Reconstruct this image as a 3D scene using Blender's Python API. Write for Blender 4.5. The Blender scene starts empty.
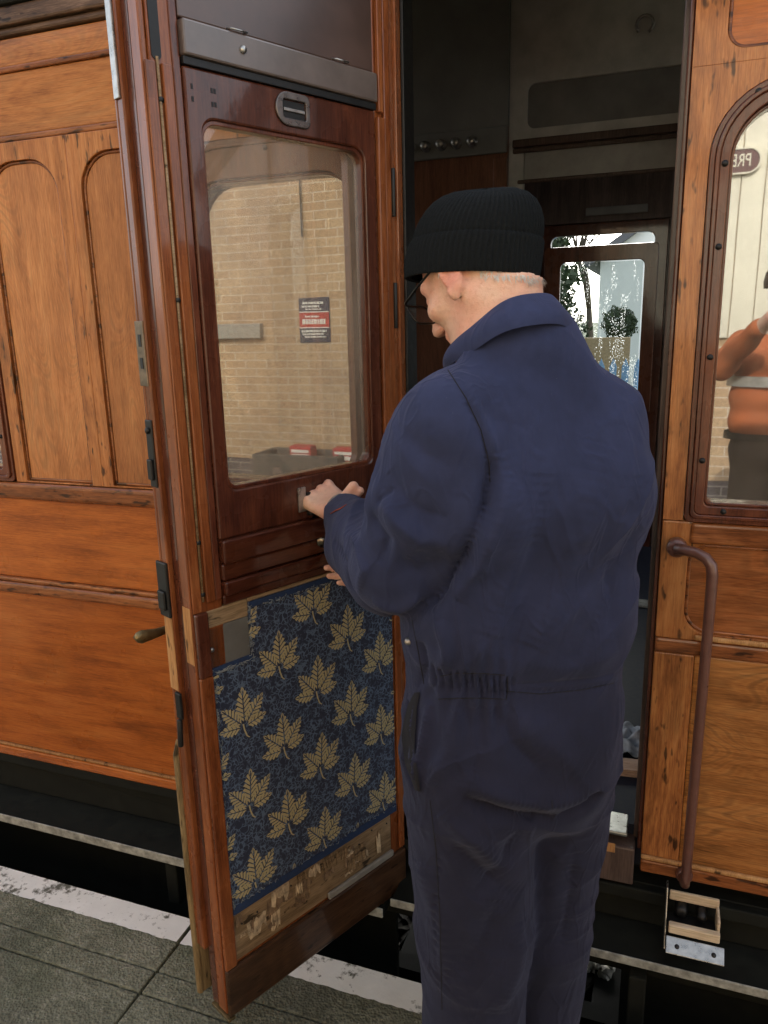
import bpy, bmesh, math, random
import numpy as np
from mathutils import Vector, Matrix, Quaternion
from mathutils.bvhtree import BVHTree

random.seed(7)
RNG = np.random.default_rng(7)
scene = bpy.context.scene
COL = scene.collection
PI = math.pi
R_ = math.radians

# ------------------------------------------------------------------ objects
def tag(o, label=None, cat=None, group=None, kind=None):
    if label: o['label'] = label
    if cat: o['category'] = cat
    if group: o['group'] = group
    if kind: o['kind'] = kind
    return o

def empty(name, loc=(0, 0, 0), rz=0.0, parent=None):
    o = bpy.data.objects.new(name, None)
    COL.objects.link(o)
    o.location = loc
    o.rotation_euler = (0, 0, rz)
    o.empty_display_size = 0.1
    if parent: o.parent = parent
    return o

class MB:
    """collects shapes into ONE mesh"""
    def __init__(s):
        s.v = []; s.f = []; s.m = []; s.sm = []
    def add(s, vs, fs, mat=0, smooth=False):
        b = len(s.v)
        s.v += [tuple(p) for p in vs]
        for f in fs:
            s.f.append(tuple(b + i for i in f)); s.m.append(mat); s.sm.append(smooth)
        return s
    def box(s, x0, x1, y0, y1, z0, z1, mat=0):
        vs = [(x0,y0,z0),(x1,y0,z0),(x1,y1,z0),(x0,y1,z0),(x0,y0,z1),(x1,y0,z1),(x1,y1,z1),(x0,y1,z1)]
        fs = [(0,3,2,1),(4,5,6,7),(0,1,5,4),(1,2,6,5),(2,3,7,6),(3,0,4,7)]
        return s.add(vs, fs, mat)
    def obox(s, c, ax, ay, az, mat=0):
        c = Vector(c); ax = Vector(ax); ay = Vector(ay); az = Vector(az)
        vs = []
        for k in (-1, 1):
            for (i, j) in ((-1,-1),(1,-1),(1,1),(-1,1)):
                vs.append(c + ax*i + ay*j + az*k)
        fs = [(0,3,2,1),(4,5,6,7),(0,1,5,4),(1,2,6,5),(2,3,7,6),(3,0,4,7)]
        return s.add(vs, fs, mat)
    def prism(s, poly, y0, y1, mat=0, plane='xz'):
        """extrude a convex-ish polygon given in plane coordinates"""
        n = len(poly)
        def P(a, b, t):
            return (a, t, b) if plane == 'xz' else ((t, a, b) if plane == 'yz' else (a, b, t))
        vs = [P(a, b, y0) for a, b in poly] + [P(a, b, y1) for a, b in poly]
        fs = [tuple(range(n)), tuple(range(2*n-1, n-1, -1))]
        for i in range(n):
            j = (i+1) % n
            fs.append((i, i+n, j+n, j))
        return s.add(vs, fs, mat)
    def ring(s, outer, inner, y0, y1, mat=0, smooth=False):
        """frame between two loops (same count) in the xz plane"""
        n = len(outer)
        vs = [(a, y0, b) for a, b in outer] + [(a, y0, b) for a, b in inner]
        vs += [(a, y1, b) for a, b in outer] + [(a, y1, b) for a, b in inner]
        fs = []
        for i in range(n):
            j = (i+1) % n
            fs += [(i, j, n+j, n+i), (2*n+i, 3*n+i, 3*n+j, 2*n+j), (i, 2*n+i, 2*n+j, j), (n+i, n+j, 3*n+j, 3*n+i)]
        return s.add(vs, fs, mat, smooth)
    def sweep(s, loops, mat=0, smooth=True, cap=True, closed=False):
        """skin a list of equal-length closed loops of 3-D points"""
        n = len(loops[0]); vs = [p for L in loops for p in L]; fs = []
        m = len(loops)
        for a in range(m if closed else m-1):
            b = (a+1) % m
            for i in range(n):
                j = (i+1) % n
                fs.append((a*n+i, a*n+j, b*n+j, b*n+i))
        if cap and not closed:
            fs.append(tuple(range(n-1, -1, -1))); fs.append(tuple((m-1)*n+i for i in range(n)))
        return s.add(vs, fs, mat, smooth)
    def tube(s, pts, r, n=10, mat=0, smooth=True, cap=True):
        pts = [Vector(p) for p in pts]
        rs = r if isinstance(r, (list, tuple)) else [r]*len(pts)
        loops = []; up = None
        for i, p in enumerate(pts):
            t = (pts[min(i+1, len(pts)-1)] - pts[max(i-1, 0)]).normalized()
            if up is None:
                up = Vector((0,0,1)) if abs(t.z) < .9 else Vector((1,0,0))
            a = (up - t*up.dot(t)).normalized(); b = t.cross(a); up = a
            loops.append([p + (a*math.cos(2*PI*k/n) + b*math.sin(2*PI*k/n))*rs[i] for k in range(n)])
        return s.sweep(loops, mat, smooth, cap)
    def lathe(s, prof, org, axis=(0,0,1), n=24, mat=0, smooth=True):
        """prof: (radius, height) pairs along axis"""
        ax = Vector(axis).normalized(); org = Vector(org)
        u = Vector((1,0,0)) if abs(ax.x) < .9 else Vector((0,1,0))
        a = (u - ax*u.dot(ax)).normalized(); b = ax.cross(a)
        loops = [[org + ax*h + (a*math.cos(2*PI*k/n) + b*math.sin(2*PI*k/n))*max(r, 1e-5) for k in range(n)] for r, h in prof]
        return s.sweep(loops, mat, smooth, True)
    def build(s, name, mats, parent=None, bevel=0.0, seg=2, weld=True, angle=40):
        me = bpy.data.meshes.new(name)
        me.from_pydata(s.v, [], s.f)
        for m in (mats if isinstance(mats, (list, tuple)) else [mats]): me.materials.append(m)
        me.polygons.foreach_set('material_index', s.m)
        me.polygons.foreach_set('use_smooth', s.sm)
        bm = bmesh.new(); bm.from_mesh(me)
        if weld:
            bmesh.ops.remove_doubles(bm, verts=bm.verts, dist=2e-6)
        bmesh.ops.recalc_face_normals(bm, faces=bm.faces)
        bm.to_mesh(me); bm.free()
        o = bpy.data.objects.new(name, me); COL.objects.link(o)
        if parent: o.parent = parent
        if bevel:
            b = o.modifiers.new('bevel', 'BEVEL'); b.width = bevel; b.segments = seg
            b.limit_method = 'ANGLE'; b.angle_limit = R_(angle); b.harden_normals = False
        return o

def rrect(x0, x1, z0, z1, rbl=0, rbr=0, rtr=0, rtl=0, n=8):
    """closed loop of 4*(n+1) points, counter-clockwise from the bottom left"""
    out = []
    for (cx, cz, r, a0) in ((x0, z0, rbl, 180), (x1, z0, rbr, 270), (x1, z1, rtr, 0), (x0, z1, rtl, 90)):
        sx = 1 if cx == x0 else -1; sz = 1 if cz == z0 else -1
        ox, oz = cx + sx*r, cz + sz*r
        for k in range(n+1):
            a = R_(a0 + 90*k/n)
            out.append((ox + r*math.cos(a), oz + r*math.sin(a)))
    return out

# ------------------------------------------------------------------ nodes
class NT:
    def __init__(s, name):
        s.mat = bpy.data.materials.new(name); s.mat.use_nodes = True
        s.t = s.mat.node_tree; s.t.nodes.clear()
        s.out = s.t.nodes.new('ShaderNodeOutputMaterial')
    def n(s, typ, **kw):
        d = s.t.nodes.new('ShaderNode' + typ)
        for k, v in kw.items():
            if k.startswith('_'): setattr(d, k[1:], v)
        for k, v in kw.items():
            if k.startswith('_'): continue
            key = k.replace('__', ' ')
            inp = d.inputs[int(key[1:])] if key[0] == 'i' and key[1:].isdigit() else d.inputs[key]
            s.set(inp, v)
        return d
    def set(s, inp, v):
        if hasattr(v, 'outputs'): s.t.links.new(v.outputs[0], inp)
        elif hasattr(v, 'is_linked'): s.t.links.new(v, inp)
        elif isinstance(v, (tuple, list)) and len(v) == 3 and inp.type == 'RGBA': inp.default_value = (*v, 1)
        else: inp.default_value = v
    def math(s, op, a, b=0.0, c=None, clamp=False):
        d = s.n('Math', _operation=op, _use_clamp=clamp, i0=a, i1=b)
        if c is not None: s.set(d.inputs[2], c)
        return d
    def mix(s, fac, a, b, mode='MIX'):
        d = s.t.nodes.new('ShaderNodeMix'); d.data_type = 'RGBA'; d.blend_type = mode
        s.set(d.inputs[0], fac); s.set(d.inputs[6], a); s.set(d.inputs[7], b)
        return d.outputs[2]
    def ramp(s, fac, stops, interp='LINEAR'):
        d = s.t.nodes.new('ShaderNodeValToRGB'); d.color_ramp.interpolation = interp
        e = d.color_ramp.elements
        while len(e) < len(stops): e.new(0.5)
        for el, (p, c) in zip(e, stops):
            el.position = p
            el.color = (*c, 1) if isinstance(c, (tuple, list)) else (c, c, c, 1)
        s.set(d.inputs[0], fac)
        return d.outputs[0]
    def obj(s, rand=True):
        tc = s.n('TexCoord').outputs['Object']
        if not rand: return tc
        oi = s.n('ObjectInfo').outputs['Random']
        off = s.n('CombineXYZ', X=s.math('MULTIPLY', oi, 7.3), Y=s.math('MULTIPLY', oi, 13.1), Z=s.math('MULTIPLY', oi, 4.7))
        return s.n('VectorMath', _operation='ADD', i0=tc, i1=off).outputs[0]
    def noise(s, vec, scale, detail=3, rough=.5, dist=0.0):
        return s.n('TexNoise', Vector=vec, Scale=scale, Detail=detail, Roughness=rough, Distortion=dist).outputs[0]
    def scale(s, vec, sc):
        return s.n('Mapping', Vector=vec, Scale=sc).outputs[0]
    def bump(s, h, strength=.2, dist=.002, normal=None):
        d = s.n('Bump', Strength=strength, Distance=dist, Height=h)
        if normal is not None: s.set(d.inputs['Normal'], normal)
        return d.outputs[0]
    def pbr(s, col, rough=.5, bump=None, **kw):
        p = s.t.nodes.new('ShaderNodeBsdfPrincipled')
        s.set(p.inputs['Base Color'], col); s.set(p.inputs['Roughness'], rough)
        if bump is not None: s.set(p.inputs['Normal'], bump)
        for k, v in kw.items(): s.set(p.inputs[k.replace('__', ' ')], v)
        s.t.links.new(p.outputs[0], s.out.inputs[0])
        return s.mat

def wood(name, c0, c1, c2, axis='z', rough=.30, coat=.5, stain=.3, spots=0.0, bump=.25, fig=1.0, crough=.14, fine=1.0, lines=0.0):
    t = NT(name); o = t.obj()
    al = .09
    sc = {'x': (al,1,1), 'y': (1,al,1), 'z': (1,1,al)}[axis]
    P = t.scale(o, sc)
    fib = t.noise(P, 420*fine, 3, .6)
    band = t.noise(P, 34, 4, .55, .5)
    n2 = t.noise(t.scale(o, {'x': (.22,1,1), 'y': (1,.22,1), 'z': (1,1,.22)}[axis]), 4.2, 2, .45, .2)
    cont = t.math('MULTIPLY_ADD', t.math('SINE', t.math('MULTIPLY', n2, 150.0*fig)), .5, .5)
    f = t.math('ADD', t.math('MULTIPLY', band, .52), t.math('MULTIPLY', fib, .42))
    f = t.math('MULTIPLY_ADD', cont, .075, f)
    big = t.noise(o, 3.1, 3, .5)
    f = t.math('MULTIPLY_ADD', t.math('SUBTRACT', big, .5), .35, f)
    col = t.ramp(f, [(.34, c0), (.52, c1), (.72, c2)])
    rv = t.n('ObjectInfo').outputs['Random']
    col = t.mix(1.0, col, t.ramp(rv, [(0.0, (.80,.76,.74)), (.5, (.97,.95,.95)), (1.0, (1.06,1.08,1.12))]), 'MULTIPLY')
    if lines:
        brk = t.ramp(t.noise(o, 7, 2), [(.35, .2), (.6, 1.0)])
        col = t.mix(t.math('MULTIPLY', brk, lines), col, t.ramp(cont, [(.45, 1.0), (.95, .55)]), 'MULTIPLY')
    if stain:
        st = t.ramp(t.noise(t.scale(o, {'x': (.35,1,1), 'y': (1,.35,1), 'z': (1,1,.35)}[axis]), 9, 5, .6), [(.53, 1.0), (.74, 1-stain)])
        col = t.mix(1.0, col, st, 'MULTIPLY')
    if spots:
        sp = t.ramp(t.noise(t.scale(o, {'x': (.3,1,1), 'y': (1,.3,1), 'z': (1,1,.3)}[axis]), 60, 2, .5), [(.70-.14*spots, 1.0), (.75-.10*spots, .12)])
        col = t.mix(.9, col, sp, 'MULTIPLY')
    pores = t.ramp(t.noise(t.scale(o, {'x': (.03,1,1), 'y': (1,.03,1), 'z': (1,1,.03)}[axis]), 340*fine, 3, .55), [(.47, 1.0), (.66, .50)])
    col = t.mix(.5, col, pores, 'MULTIPLY')
    h = t.math('ADD', t.math('MULTIPLY', fib, .5), t.math('MULTIPLY', band, .6))
    bp = t.bump(h, bump, .0012)
    rg = t.math('MULTIPLY_ADD', t.noise(o, 11, 3), .3, rough-.12)
    cb = t.bump(t.noise(o, 22, 3), .12, .002)
    m = t.pbr(col, rg, bp, Coat__Weight=coat*.7, Coat__Roughness=crough*.7, Specular__IOR__Level=.18)
    pr = [n for n in t.t.nodes if n.type == 'BSDF_PRINCIPLED'][0]
    t.set(pr.inputs['Coat Normal'], cb)
    return m

def plain(name, col, rough=.5, metal=0.0, var=.25, scale=30, bump=.1, **kw):
    t = NT(name); o = t.obj()
    n = t.noise(o, scale, 4, .6)
    c = t.mix(1.0, col, t.ramp(n, [(.3, 1-var), (.7, 1+var*.4)]), 'MULTIPLY')
    rg = t.math('MULTIPLY_ADD', n, .3, rough-.15)
    return t.pbr(c, rg, t.bump(n, bump, .001), Metallic=metal, **kw)

# ------------------------------------------------------------------ implicit surfaces (smooth bodies)
class Field:
    def __init__(s, lo, hi, h):
        s.lo = np.array(lo, np.float32); s.h = h
        s.n = np.ceil((np.array(hi) - np.array(lo)) / h).astype(int) + 1
        s.A = np.full(tuple(s.n), 1.0, np.float32)
    def _sub(s, lo, hi):
        a = np.maximum(np.floor((np.array(lo) - s.lo)/s.h).astype(int), 0)
        b = np.minimum(np.ceil((np.array(hi) - s.lo)/s.h).astype(int) + 1, s.n)
        sl = tuple(slice(x, y) for x, y in zip(a, b))
        g = [s.lo[i] + s.h*np.arange(a[i], b[i], dtype=np.float32) for i in range(3)]
        return sl, g[0][:, None, None], g[1][None, :, None], g[2][None, None, :]
    def put(s, sl, d, k, op):
        A = s.A[sl]
        if A.size == 0: return
        if op == 'add':
            if k > 0:
                hh = np.clip(.5 + .5*(A - d)/k, 0, 1)
                r = A + (d - A)*hh - k*hh*(1-hh)
            else: r = np.minimum(A, d)
        else:
            d = -d
            if k > 0:
                hh = np.clip(.5 - .5*(A - d)/k, 0, 1)
                r = A + (d - A)*hh + k*hh*(1-hh)
            else: r = np.maximum(A, d)
        s.A[sl] = r
    def cap(s, a, b, ra, rb=None, k=.03, op='add'):
        rb = ra if rb is None else rb
        a = np.array(a, np.float32); b = np.array(b, np.float32); m = max(ra, rb) + k + 3*s.h
        sl, X, Y, Z = s._sub(np.minimum(a, b) - m, np.maximum(a, b) + m)
        d = b - a; L = float(d @ d) + 1e-9
        px, py, pz = X-a[0], Y-a[1], Z-a[2]
        t = np.clip((px*d[0] + py*d[1] + pz*d[2])/L, 0, 1)
        D = np.sqrt((px-t*d[0])**2 + (py-t*d[1])**2 + (pz-t*d[2])**2) - (ra + (rb-ra)*t)
        s.put(sl, D, k, op); return s
    def ell(s, c, axes, r, k=.03, op='add'):
        """axes: three unit vectors, r: three radii"""
        c = np.array(c, np.float32); m = max(r) + k + 3*s.h
        sl, X, Y, Z = s._sub(c - m, c + m)
        px, py, pz = X-c[0], Y-c[1], Z-c[2]
        k0 = 0; k1 = 0
        for ax, q in zip(axes, r):
            u = px*ax[0] + py*ax[1] + pz*ax[2]
            k0 = k0 + (u/q)**2; k1 = k1 + (u/q**2)**2
        k0 = np.sqrt(k0); k1 = np.sqrt(k1) + 1e-9
        s.put(sl, (k0*(k0-1)/k1).astype(np.float32), k, op); return s
    def mesh(s):
        A = s.A; S = A < 0
        c = [S[i:S.shape[0]-1+i, j:S.shape[1]-1+j, k:S.shape[2]-1+k] for i in (0,1) for j in (0,1) for k in (0,1)]
        anyc = c[0].copy(); allc = c[0].copy()
        for q in c[1:]: anyc |= q; allc &= q
        idx = np.argwhere(anyc & ~allc)
        acc = np.zeros((len(idx), 3)); cnt = np.zeros(len(idx))
        cor = [(i,j,k) for i in (0,1) for j in (0,1) for k in (0,1)]
        for a in cor:
            for b in cor:
                if sum(abs(x-y) for x, y in zip(a, b)) == 1 and a < b:
                    va = A[idx[:,0]+a[0], idx[:,1]+a[1], idx[:,2]+a[2]]; vb = A[idx[:,0]+b[0], idx[:,1]+b[1], idx[:,2]+b[2]]
                    x = (va < 0) != (vb < 0)
                    t = np.where(x, va/(va - vb + 1e-20), 0)
                    p = np.array(a) + (np.array(b) - np.array(a))*t[:, None]
                    acc += p*x[:, None]; cnt += x
        V = s.lo + (idx + acc/cnt[:, None])*s.h
        vid = np.full(tuple(q-1 for q in A.shape), -1, np.int64); vid[tuple(idx.T)] = np.arange(len(idx))
        F = []
        for ax in range(3):
            o = [q for q in range(3) if q != ax]
            lo = [slice(1, None)]*3; lo[ax] = slice(0, -1); hi = [slice(1, None)]*3; hi[ax] = slice(1, None)
            e0, e1 = S[tuple(lo)], S[tuple(hi)]
            ed = np.argwhere(e0 != e1)
            if not len(ed): continue
            g = ed.copy(); g[:, o[0]] += 1; g[:, o[1]] += 1
            ok = (g[:, o[0]] < A.shape[o[0]]-1) & (g[:, o[1]] < A.shape[o[1]]-1); g = g[ok]; ed = ed[ok]
            def cell(d0, d1):
                q = g.copy(); q[:, o[0]] += d0; q[:, o[1]] += d1
                return vid[q[:,0], q[:,1], q[:,2]]
            quad = np.stack([cell(-1,-1), cell(0,-1), cell(0,0), cell(-1,0)], 1)
            fl = e0[tuple(ed.T)]
            if ax == 1: fl = ~fl
            quad[~fl] = quad[~fl][:, ::-1]
            F.append(quad)
        F = np.concatenate(F); F = F[(F >= 0).all(1)]
        return V, F

def relax(V, F, it=4, lam=.5):
    e = np.concatenate([F[:, [0,1]], F[:, [1,2]], F[:, [2,3]], F[:, [3,0]]]); e = np.concatenate([e, e[:, ::-1]])
    deg = np.bincount(e[:,0], minlength=len(V))[:, None]
    for i in range(it):
        for l in (lam, -lam*1.04):
            s_ = np.stack([np.bincount(e[:,0], V[e[:,1], q], len(V)) for q in range(3)], 1)/np.maximum(deg, 1)
            V = V + (s_ - V)*l
    return V

def catmull(V, F):
    me = bpy.data.meshes.new('tmp'); me.from_pydata(V.tolist(), [], F.tolist())
    o = bpy.data.objects.new('tmp', me); COL.objects.link(o)
    m = o.modifiers.new('s', 'SUBSURF'); m.levels = 1; m.render_levels = 1
    dg = bpy.context.evaluated_depsgraph_get(); dg.update()
    r = o.evaluated_get(dg).to_mesh()
    v = np.empty(len(r.vertices)*3); r.vertices.foreach_get('co', v)
    f = np.array([p.vertices[:] for p in r.polygons])
    o.evaluated_get(dg).to_mesh_clear()
    bpy.data.objects.remove(o); bpy.data.meshes.remove(me)
    return v.reshape(-1, 3), f

def vnormals(V, F):
    a = V[F[:,2]] - V[F[:,0]]; b = V[F[:,3]] - V[F[:,1]]
    fn = np.cross(a, b)
    N = np.zeros_like(V)
    for i in range(4):
        for q in range(3): N[:, q] += np.bincount(F[:, i], fn[:, q], len(V))
    return N/(np.linalg.norm(N, axis=1, keepdims=True) + 1e-12)

def np_mesh(name, V, F, mats, parent=None, fm=None, smooth=True):
    me = bpy.data.meshes.new(name); me.from_pydata(np.asarray(V).tolist(), [], np.asarray(F).tolist())
    for m in (mats if isinstance(mats, (list, tuple)) else [mats]): me.materials.append(m)
    me.polygons.foreach_set('use_smooth', [smooth]*len(me.polygons))
    if fm is not None: me.polygons.foreach_set('material_index', fm)
    me.update()
    o = bpy.data.objects.new(name, me); COL.objects.link(o)
    if parent: o.parent = parent
    return o

# ------------------------------------------------------------------ camera
FPX = 765.0
YAW, PITCH, ROLL = R_(20.3), R_(13.8), R_(1.4)
CAM = Vector((0, -1.7, 1.58))
FW = Vector((-math.sin(YAW)*math.cos(PITCH), math.cos(YAW)*math.cos(PITCH), -math.sin(PITCH)))
_r0 = Vector((math.cos(YAW), math.sin(YAW), 0)); _u0 = _r0.cross(FW)
RT = _r0*math.cos(ROLL) - _u0*math.sin(ROLL); UP = _r0*math.sin(ROLL) + _u0*math.cos(ROLL)
cd = bpy.data.cameras.new('camera'); cam = bpy.data.objects.new('camera', cd); COL.objects.link(cam)
cd.sensor_fit = 'VERTICAL'; cd.sensor_height = 24.0; cd.lens = 24.0*FPX/1024
cd.clip_start = .05; cd.clip_end = 2000
cam.matrix_world = Matrix.Translation(CAM) @ Matrix((RT, UP, -FW)).transposed().to_4x4()
scene.camera = cam
def pixel_ray(px, py):
    return (FW + RT*((px-384)/FPX) + UP*((512-py)/FPX)).normalized()

# ------------------------------------------------------------------ light
SUN_EL, SUN_AZ = R_(33), R_(.5)          # azimuth from +y towards +x: the sun stands behind the train
SKY_STRENGTH, SUN_STRENGTH = .54, 4.8
w = bpy.data.worlds.new('World'); scene.world = w; w.use_nodes = True
nt = w.node_tree; bg = nt.nodes['Background']
sky = nt.nodes.new('ShaderNodeTexSky'); sky.sky_type = 'NISHITA'; sky.sun_disc = False
sky.sun_elevation = SUN_EL; sky.sun_rotation = SUN_AZ; sky.air_density = 1.0; sky.dust_density = 2.5; sky.ozone_density = .6
hs = nt.nodes.new('ShaderNodeHueSaturation'); hs.inputs['Saturation'].default_value = .36
nt.links.new(sky.outputs[0], hs.inputs['Color']); nt.links.new(hs.outputs[0], bg.inputs[0])
bg.inputs[1].default_value = SKY_STRENGTH
sd = bpy.data.lights.new('sun', 'SUN'); sun = bpy.data.objects.new('sun', sd); COL.objects.link(sun)
sd.energy = SUN_STRENGTH; sd.angle = R_(.5); sd.color = (1, .94, .84)
sdir = Vector((math.sin(SUN_AZ)*math.cos(SUN_EL), math.cos(SUN_AZ)*math.cos(SUN_EL), math.sin(SUN_EL)))
sun.rotation_euler = (-sdir).to_track_quat('-Z', 'Y').to_euler(); sun.location = sdir*30
scene.view_settings.view_transform = 'Standard'; scene.view_settings.look = 'None'; scene.view_settings.exposure = 0
scene.render.engine = 'CYCLES'
scene.cycles.max_bounces = 10; scene.cycles.transparent_max_bounces = 16; scene.cycles.caustics_reflective = False
scene.cycles.use_denoising = True
# ------------------------------------------------------------------ materials
# teak of the outside, lighter above the waist and redder below
TEAK_V = wood('teak_upright', (.35,.128,.038), (.54,.222,.074), (.65,.32,.118), 'z', .34, .5, .25, fig=2.4, bump=.25, lines=.55)
TEAK_H = wood('teak_level', (.30,.105,.027), (.50,.198,.054), (.60,.275,.09), 'x', .34, .5, .4, fig=2.0, bump=.25, lines=.4)
TEAK_LOW = wood('teak_low', (.26,.066,.011), (.43,.120,.020), (.52,.170,.036), 'x', .28, .6, .4, fig=.4, bump=.2)
TEAK_MOULD = wood('teak_moulding', (.10,.032,.010), (.26,.085,.025), (.40,.155,.052), 'x', .28, .7, .6, spots=.9)
TEAK_POST = wood('teak_post', (.21,.066,.018), (.41,.150,.042), (.53,.235,.08), 'z', .30, .6, .5, spots=.6)
TEAK_RED = wood('teak_door_post', (.13,.036,.012), (.25,.076,.024), (.34,.125,.044), 'z', .26, .7, .4, fig=.5)
TEAK_PALE = wood('teak_worn', (.28,.13,.045), (.44,.225,.085), (.55,.32,.14), 'z', .5, .1, .5, spots=.3, bump=.5)
MAHOG_V = wood('mahogany_upright', (.040,.011,.006), (.085,.025,.013), (.13,.042,.020), 'z', .25, .9, .4, fig=.4, crough=.1)
MAHOG_H = wood('mahogany_level', (.036,.010,.006), (.078,.022,.012), (.12,.038,.018), 'x', .25, .9, .4, fig=.4, crough=.1)
MAHOG_FRAME = wood('mahogany_window_frame', (.07,.020,.011), (.14,.042,.020), (.20,.066,.03), 'z', .26, .85, .4, fig=.4)
RAW_WOOD = wood('bare_wood', (.13,.085,.045), (.28,.19,.105), (.42,.31,.19), 'x', .8, .0, .5, spots=.3, bump=.6, fig=.3)
DARK_IN = wood('dark_inside', (.06,.04,.033), (.10,.068,.056), (.15,.10,.08), 'z', .34, .5, .3, fig=.4)
PANEL_IN = wood('inside_panelling', (.07,.030,.018), (.13,.056,.032), (.18,.08,.045), 'z', .34, .5, .3, fig=.5)
CORNICE = wood('weathered_cornice', (.035,.022,.016), (.10,.058,.034), (.22,.14,.09), 'x', .55, .15, .6, spots=.6)
GREY_INSIDE = plain('dull_grey_paint', (.16,.15,.14), .45, var=.3, scale=8)
NAVY_TRIM = plain('navy_trim', (.007,.011,.026), .7, var=.3, scale=60)
BLACK_IRON = plain('black_iron', (.012,.012,.012), .45, .3, .5, 60, .3)
RUST_BLACK = plain('sooty_iron', (.010,.0108,.008), .8, .0, .5, 25, .5, Specular__IOR__Level=.2)
BRASS = plain('dull_brass', (.22,.16,.075), .38, .85, .45, 70, .15)
STEEL = plain('worn_steel', (.42,.42,.40), .3, .9, .4, 50, .15)
NICKEL = plain('grey_nickel', (.33,.31,.29), .35, .8, .4, 60, .15)
GREY_PANEL = plain('grey_backing_board', (.13,.125,.115), .55, var=.25, scale=14)
BROWN_PAINT = plain('chocolate_paint', (.125,.052,.038), .34, var=.18, scale=45, bump=.15, Coat__Weight=.4, Coat__Roughness=.2)
BAR_GREY = plain('worn_grey_edge', (.33,.33,.29), .6, .0, .6, 40, .6)

def glass_mat(name, refl, tint=(1,1,1), rough=.0, wav=.02, dust=0.0):
    t = NT(name); o = t.obj()
    bp = t.bump(t.noise(o, 3.2, 2, .4), wav, .01)
    gl = t.n('BsdfGlossy', Color=(1,1,1), Roughness=rough, Normal=bp)
    tr = t.n('BsdfTransparent', Color=tint)
    lw = t.n('LayerWeight', Blend=.22)
    f = t.math('MULTIPLY_ADD', lw.outputs['Fresnel'], .7, refl, clamp=True)
    ms = t.n('MixShader', Fac=f, i1=tr, i2=gl)
    if dust:
        df = t.n('BsdfDiffuse', Color=(.50,.44,.36)); sm = t.noise(t.scale(o, (1,1,.3)), 8, 4, .6)
        ms = t.n('MixShader', Fac=t.ramp(sm, [(.35, dust*.4), (.65, dust)]), i1=ms, i2=df)
    t.t.links.new(ms.outputs[0], t.out.inputs[0])
    return t.mat
def dusty_glass():
    t = NT('dusty_old_glass'); o = t.obj()
    n = t.noise(o, 3.5, 5, .6); sm = t.noise(t.n('Mapping', Vector=o, Rotation=(0,.7,0), Scale=(1,1,.22)).outputs[0], 9, 4, .6)
    bp = t.bump(t.noise(o, 3.2, 2, .4), .02, .01)
    gl = t.n('BsdfGlossy', Color=(1,1,1), Roughness=.02, Normal=bp); tr = t.n('BsdfTransparent', Color=(.93,.92,.88)); df = t.n('BsdfDiffuse', Color=(.55,.44,.33))
    lw = t.n('LayerWeight', Blend=.2)
    a = t.n('MixShader', Fac=t.math('MULTIPLY_ADD', lw.outputs['Fresnel'], .7, .03, clamp=True), i1=tr, i2=gl)
    f = t.ramp(t.math('MULTIPLY_ADD', sm, .6, t.math('MULTIPLY', n, .4)), [(.36, .07), (.62, .26)])
    ms = t.n('MixShader', Fac=f, i1=a, i2=df); t.t.links.new(ms.outputs[0], t.out.inputs[0])
    return t.mat
GLASS = dusty_glass()
GLASS_SIDE = glass_mat('side_window_glass', .26, (.55,.55,.5), .016, .03, .16)
GLASS_SIDE_DULL = glass_mat('dull_side_window_glass', .22, (.55,.55,.5), .006, .022)

def rain_glass():
    t = NT('rain_spotted_glass'); o = t.obj(False)
    v = t.n('TexVoronoi', Vector=t.scale(o, (1,1,.5)), Scale=170.0)
    big = t.noise(t.scale(o, (1,1,.18)), 26, 2, .6)
    d = t.math('MULTIPLY', t.math('LESS_THAN', v.outputs['Distance'], .24), t.math('GREATER_THAN', big, .56))
    bp = t.bump(v.outputs['Distance'], .8, .01)
    gl = t.n('BsdfGlass', Color=(.95,.97,1), Roughness=.25, IOR=1.25, Normal=bp)
    df = t.n('BsdfTranslucent', Color=(.9,.92,.9))
    dm = t.n('MixShader', Fac=.6, i1=gl, i2=df)
    tr = t.n('BsdfTransparent', Color=(.76,.79,.78))
    ms = t.n('MixShader', Fac=t.math('MULTIPLY', d, .75), i1=tr, i2=dm)
    t.t.links.new(ms.outputs[0], t.out.inputs[0])
    return t.mat
GLASS_RAIN = rain_glass()

def navy_cloth():
    t = NT('navy_leaf_moquette'); o = t.obj(False)
    v = t.n('TexVoronoi', Vector=t.n('VectorMath', _operation='ADD', i0=o, i1=t.n('VectorMath', _operation='SCALE', i0=t.n('TexNoise', Vector=o, Scale=40.0).outputs[1], Scale=.03)), Scale=95.0, _feature='DISTANCE_TO_EDGE')
    l = t.math('LESS_THAN', v.outputs['Distance'], .10)
    n = t.noise(o, 60, 3, .6)
    l = t.math('MULTIPLY', l, t.ramp(n, [(.38, 0.0), (.5, 1.0)]))
    c = t.mix(l, t.mix(t.noise(o, 300, 2), (.006,.009,.024), (.016,.023,.055)), (.075,.11,.175))
    w_ = t.noise(o, 900, 2)
    return t.pbr(c, .85, t.bump(t.math('ADD', w_, l), .35, .0015), Sheen__Weight=.08)
def leaf_cloth():
    t = NT('gold_leaf_thread'); o = t.obj(False)
    n = t.noise(o, 260, 3, .6); st = t.n('TexWave', Vector=o, Scale=260.0, Distortion=3.0, _bands_direction='Z').outputs['Fac']
    c = t.mix(t.math('MULTIPLY_ADD', st, .5, t.math('MULTIPLY', n, .5)), (.22,.18,.085), (.55,.46,.26))
    return t.pbr(c, .8, t.bump(n, .4, .0012))
NAVY_CLOTH, LEAF_CLOTH = navy_cloth(), leaf_cloth()
SELVEDGE = plain('blue_selvedge', (.012,.030,.085), .85, var=.4, scale=120, bump=.4)
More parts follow.
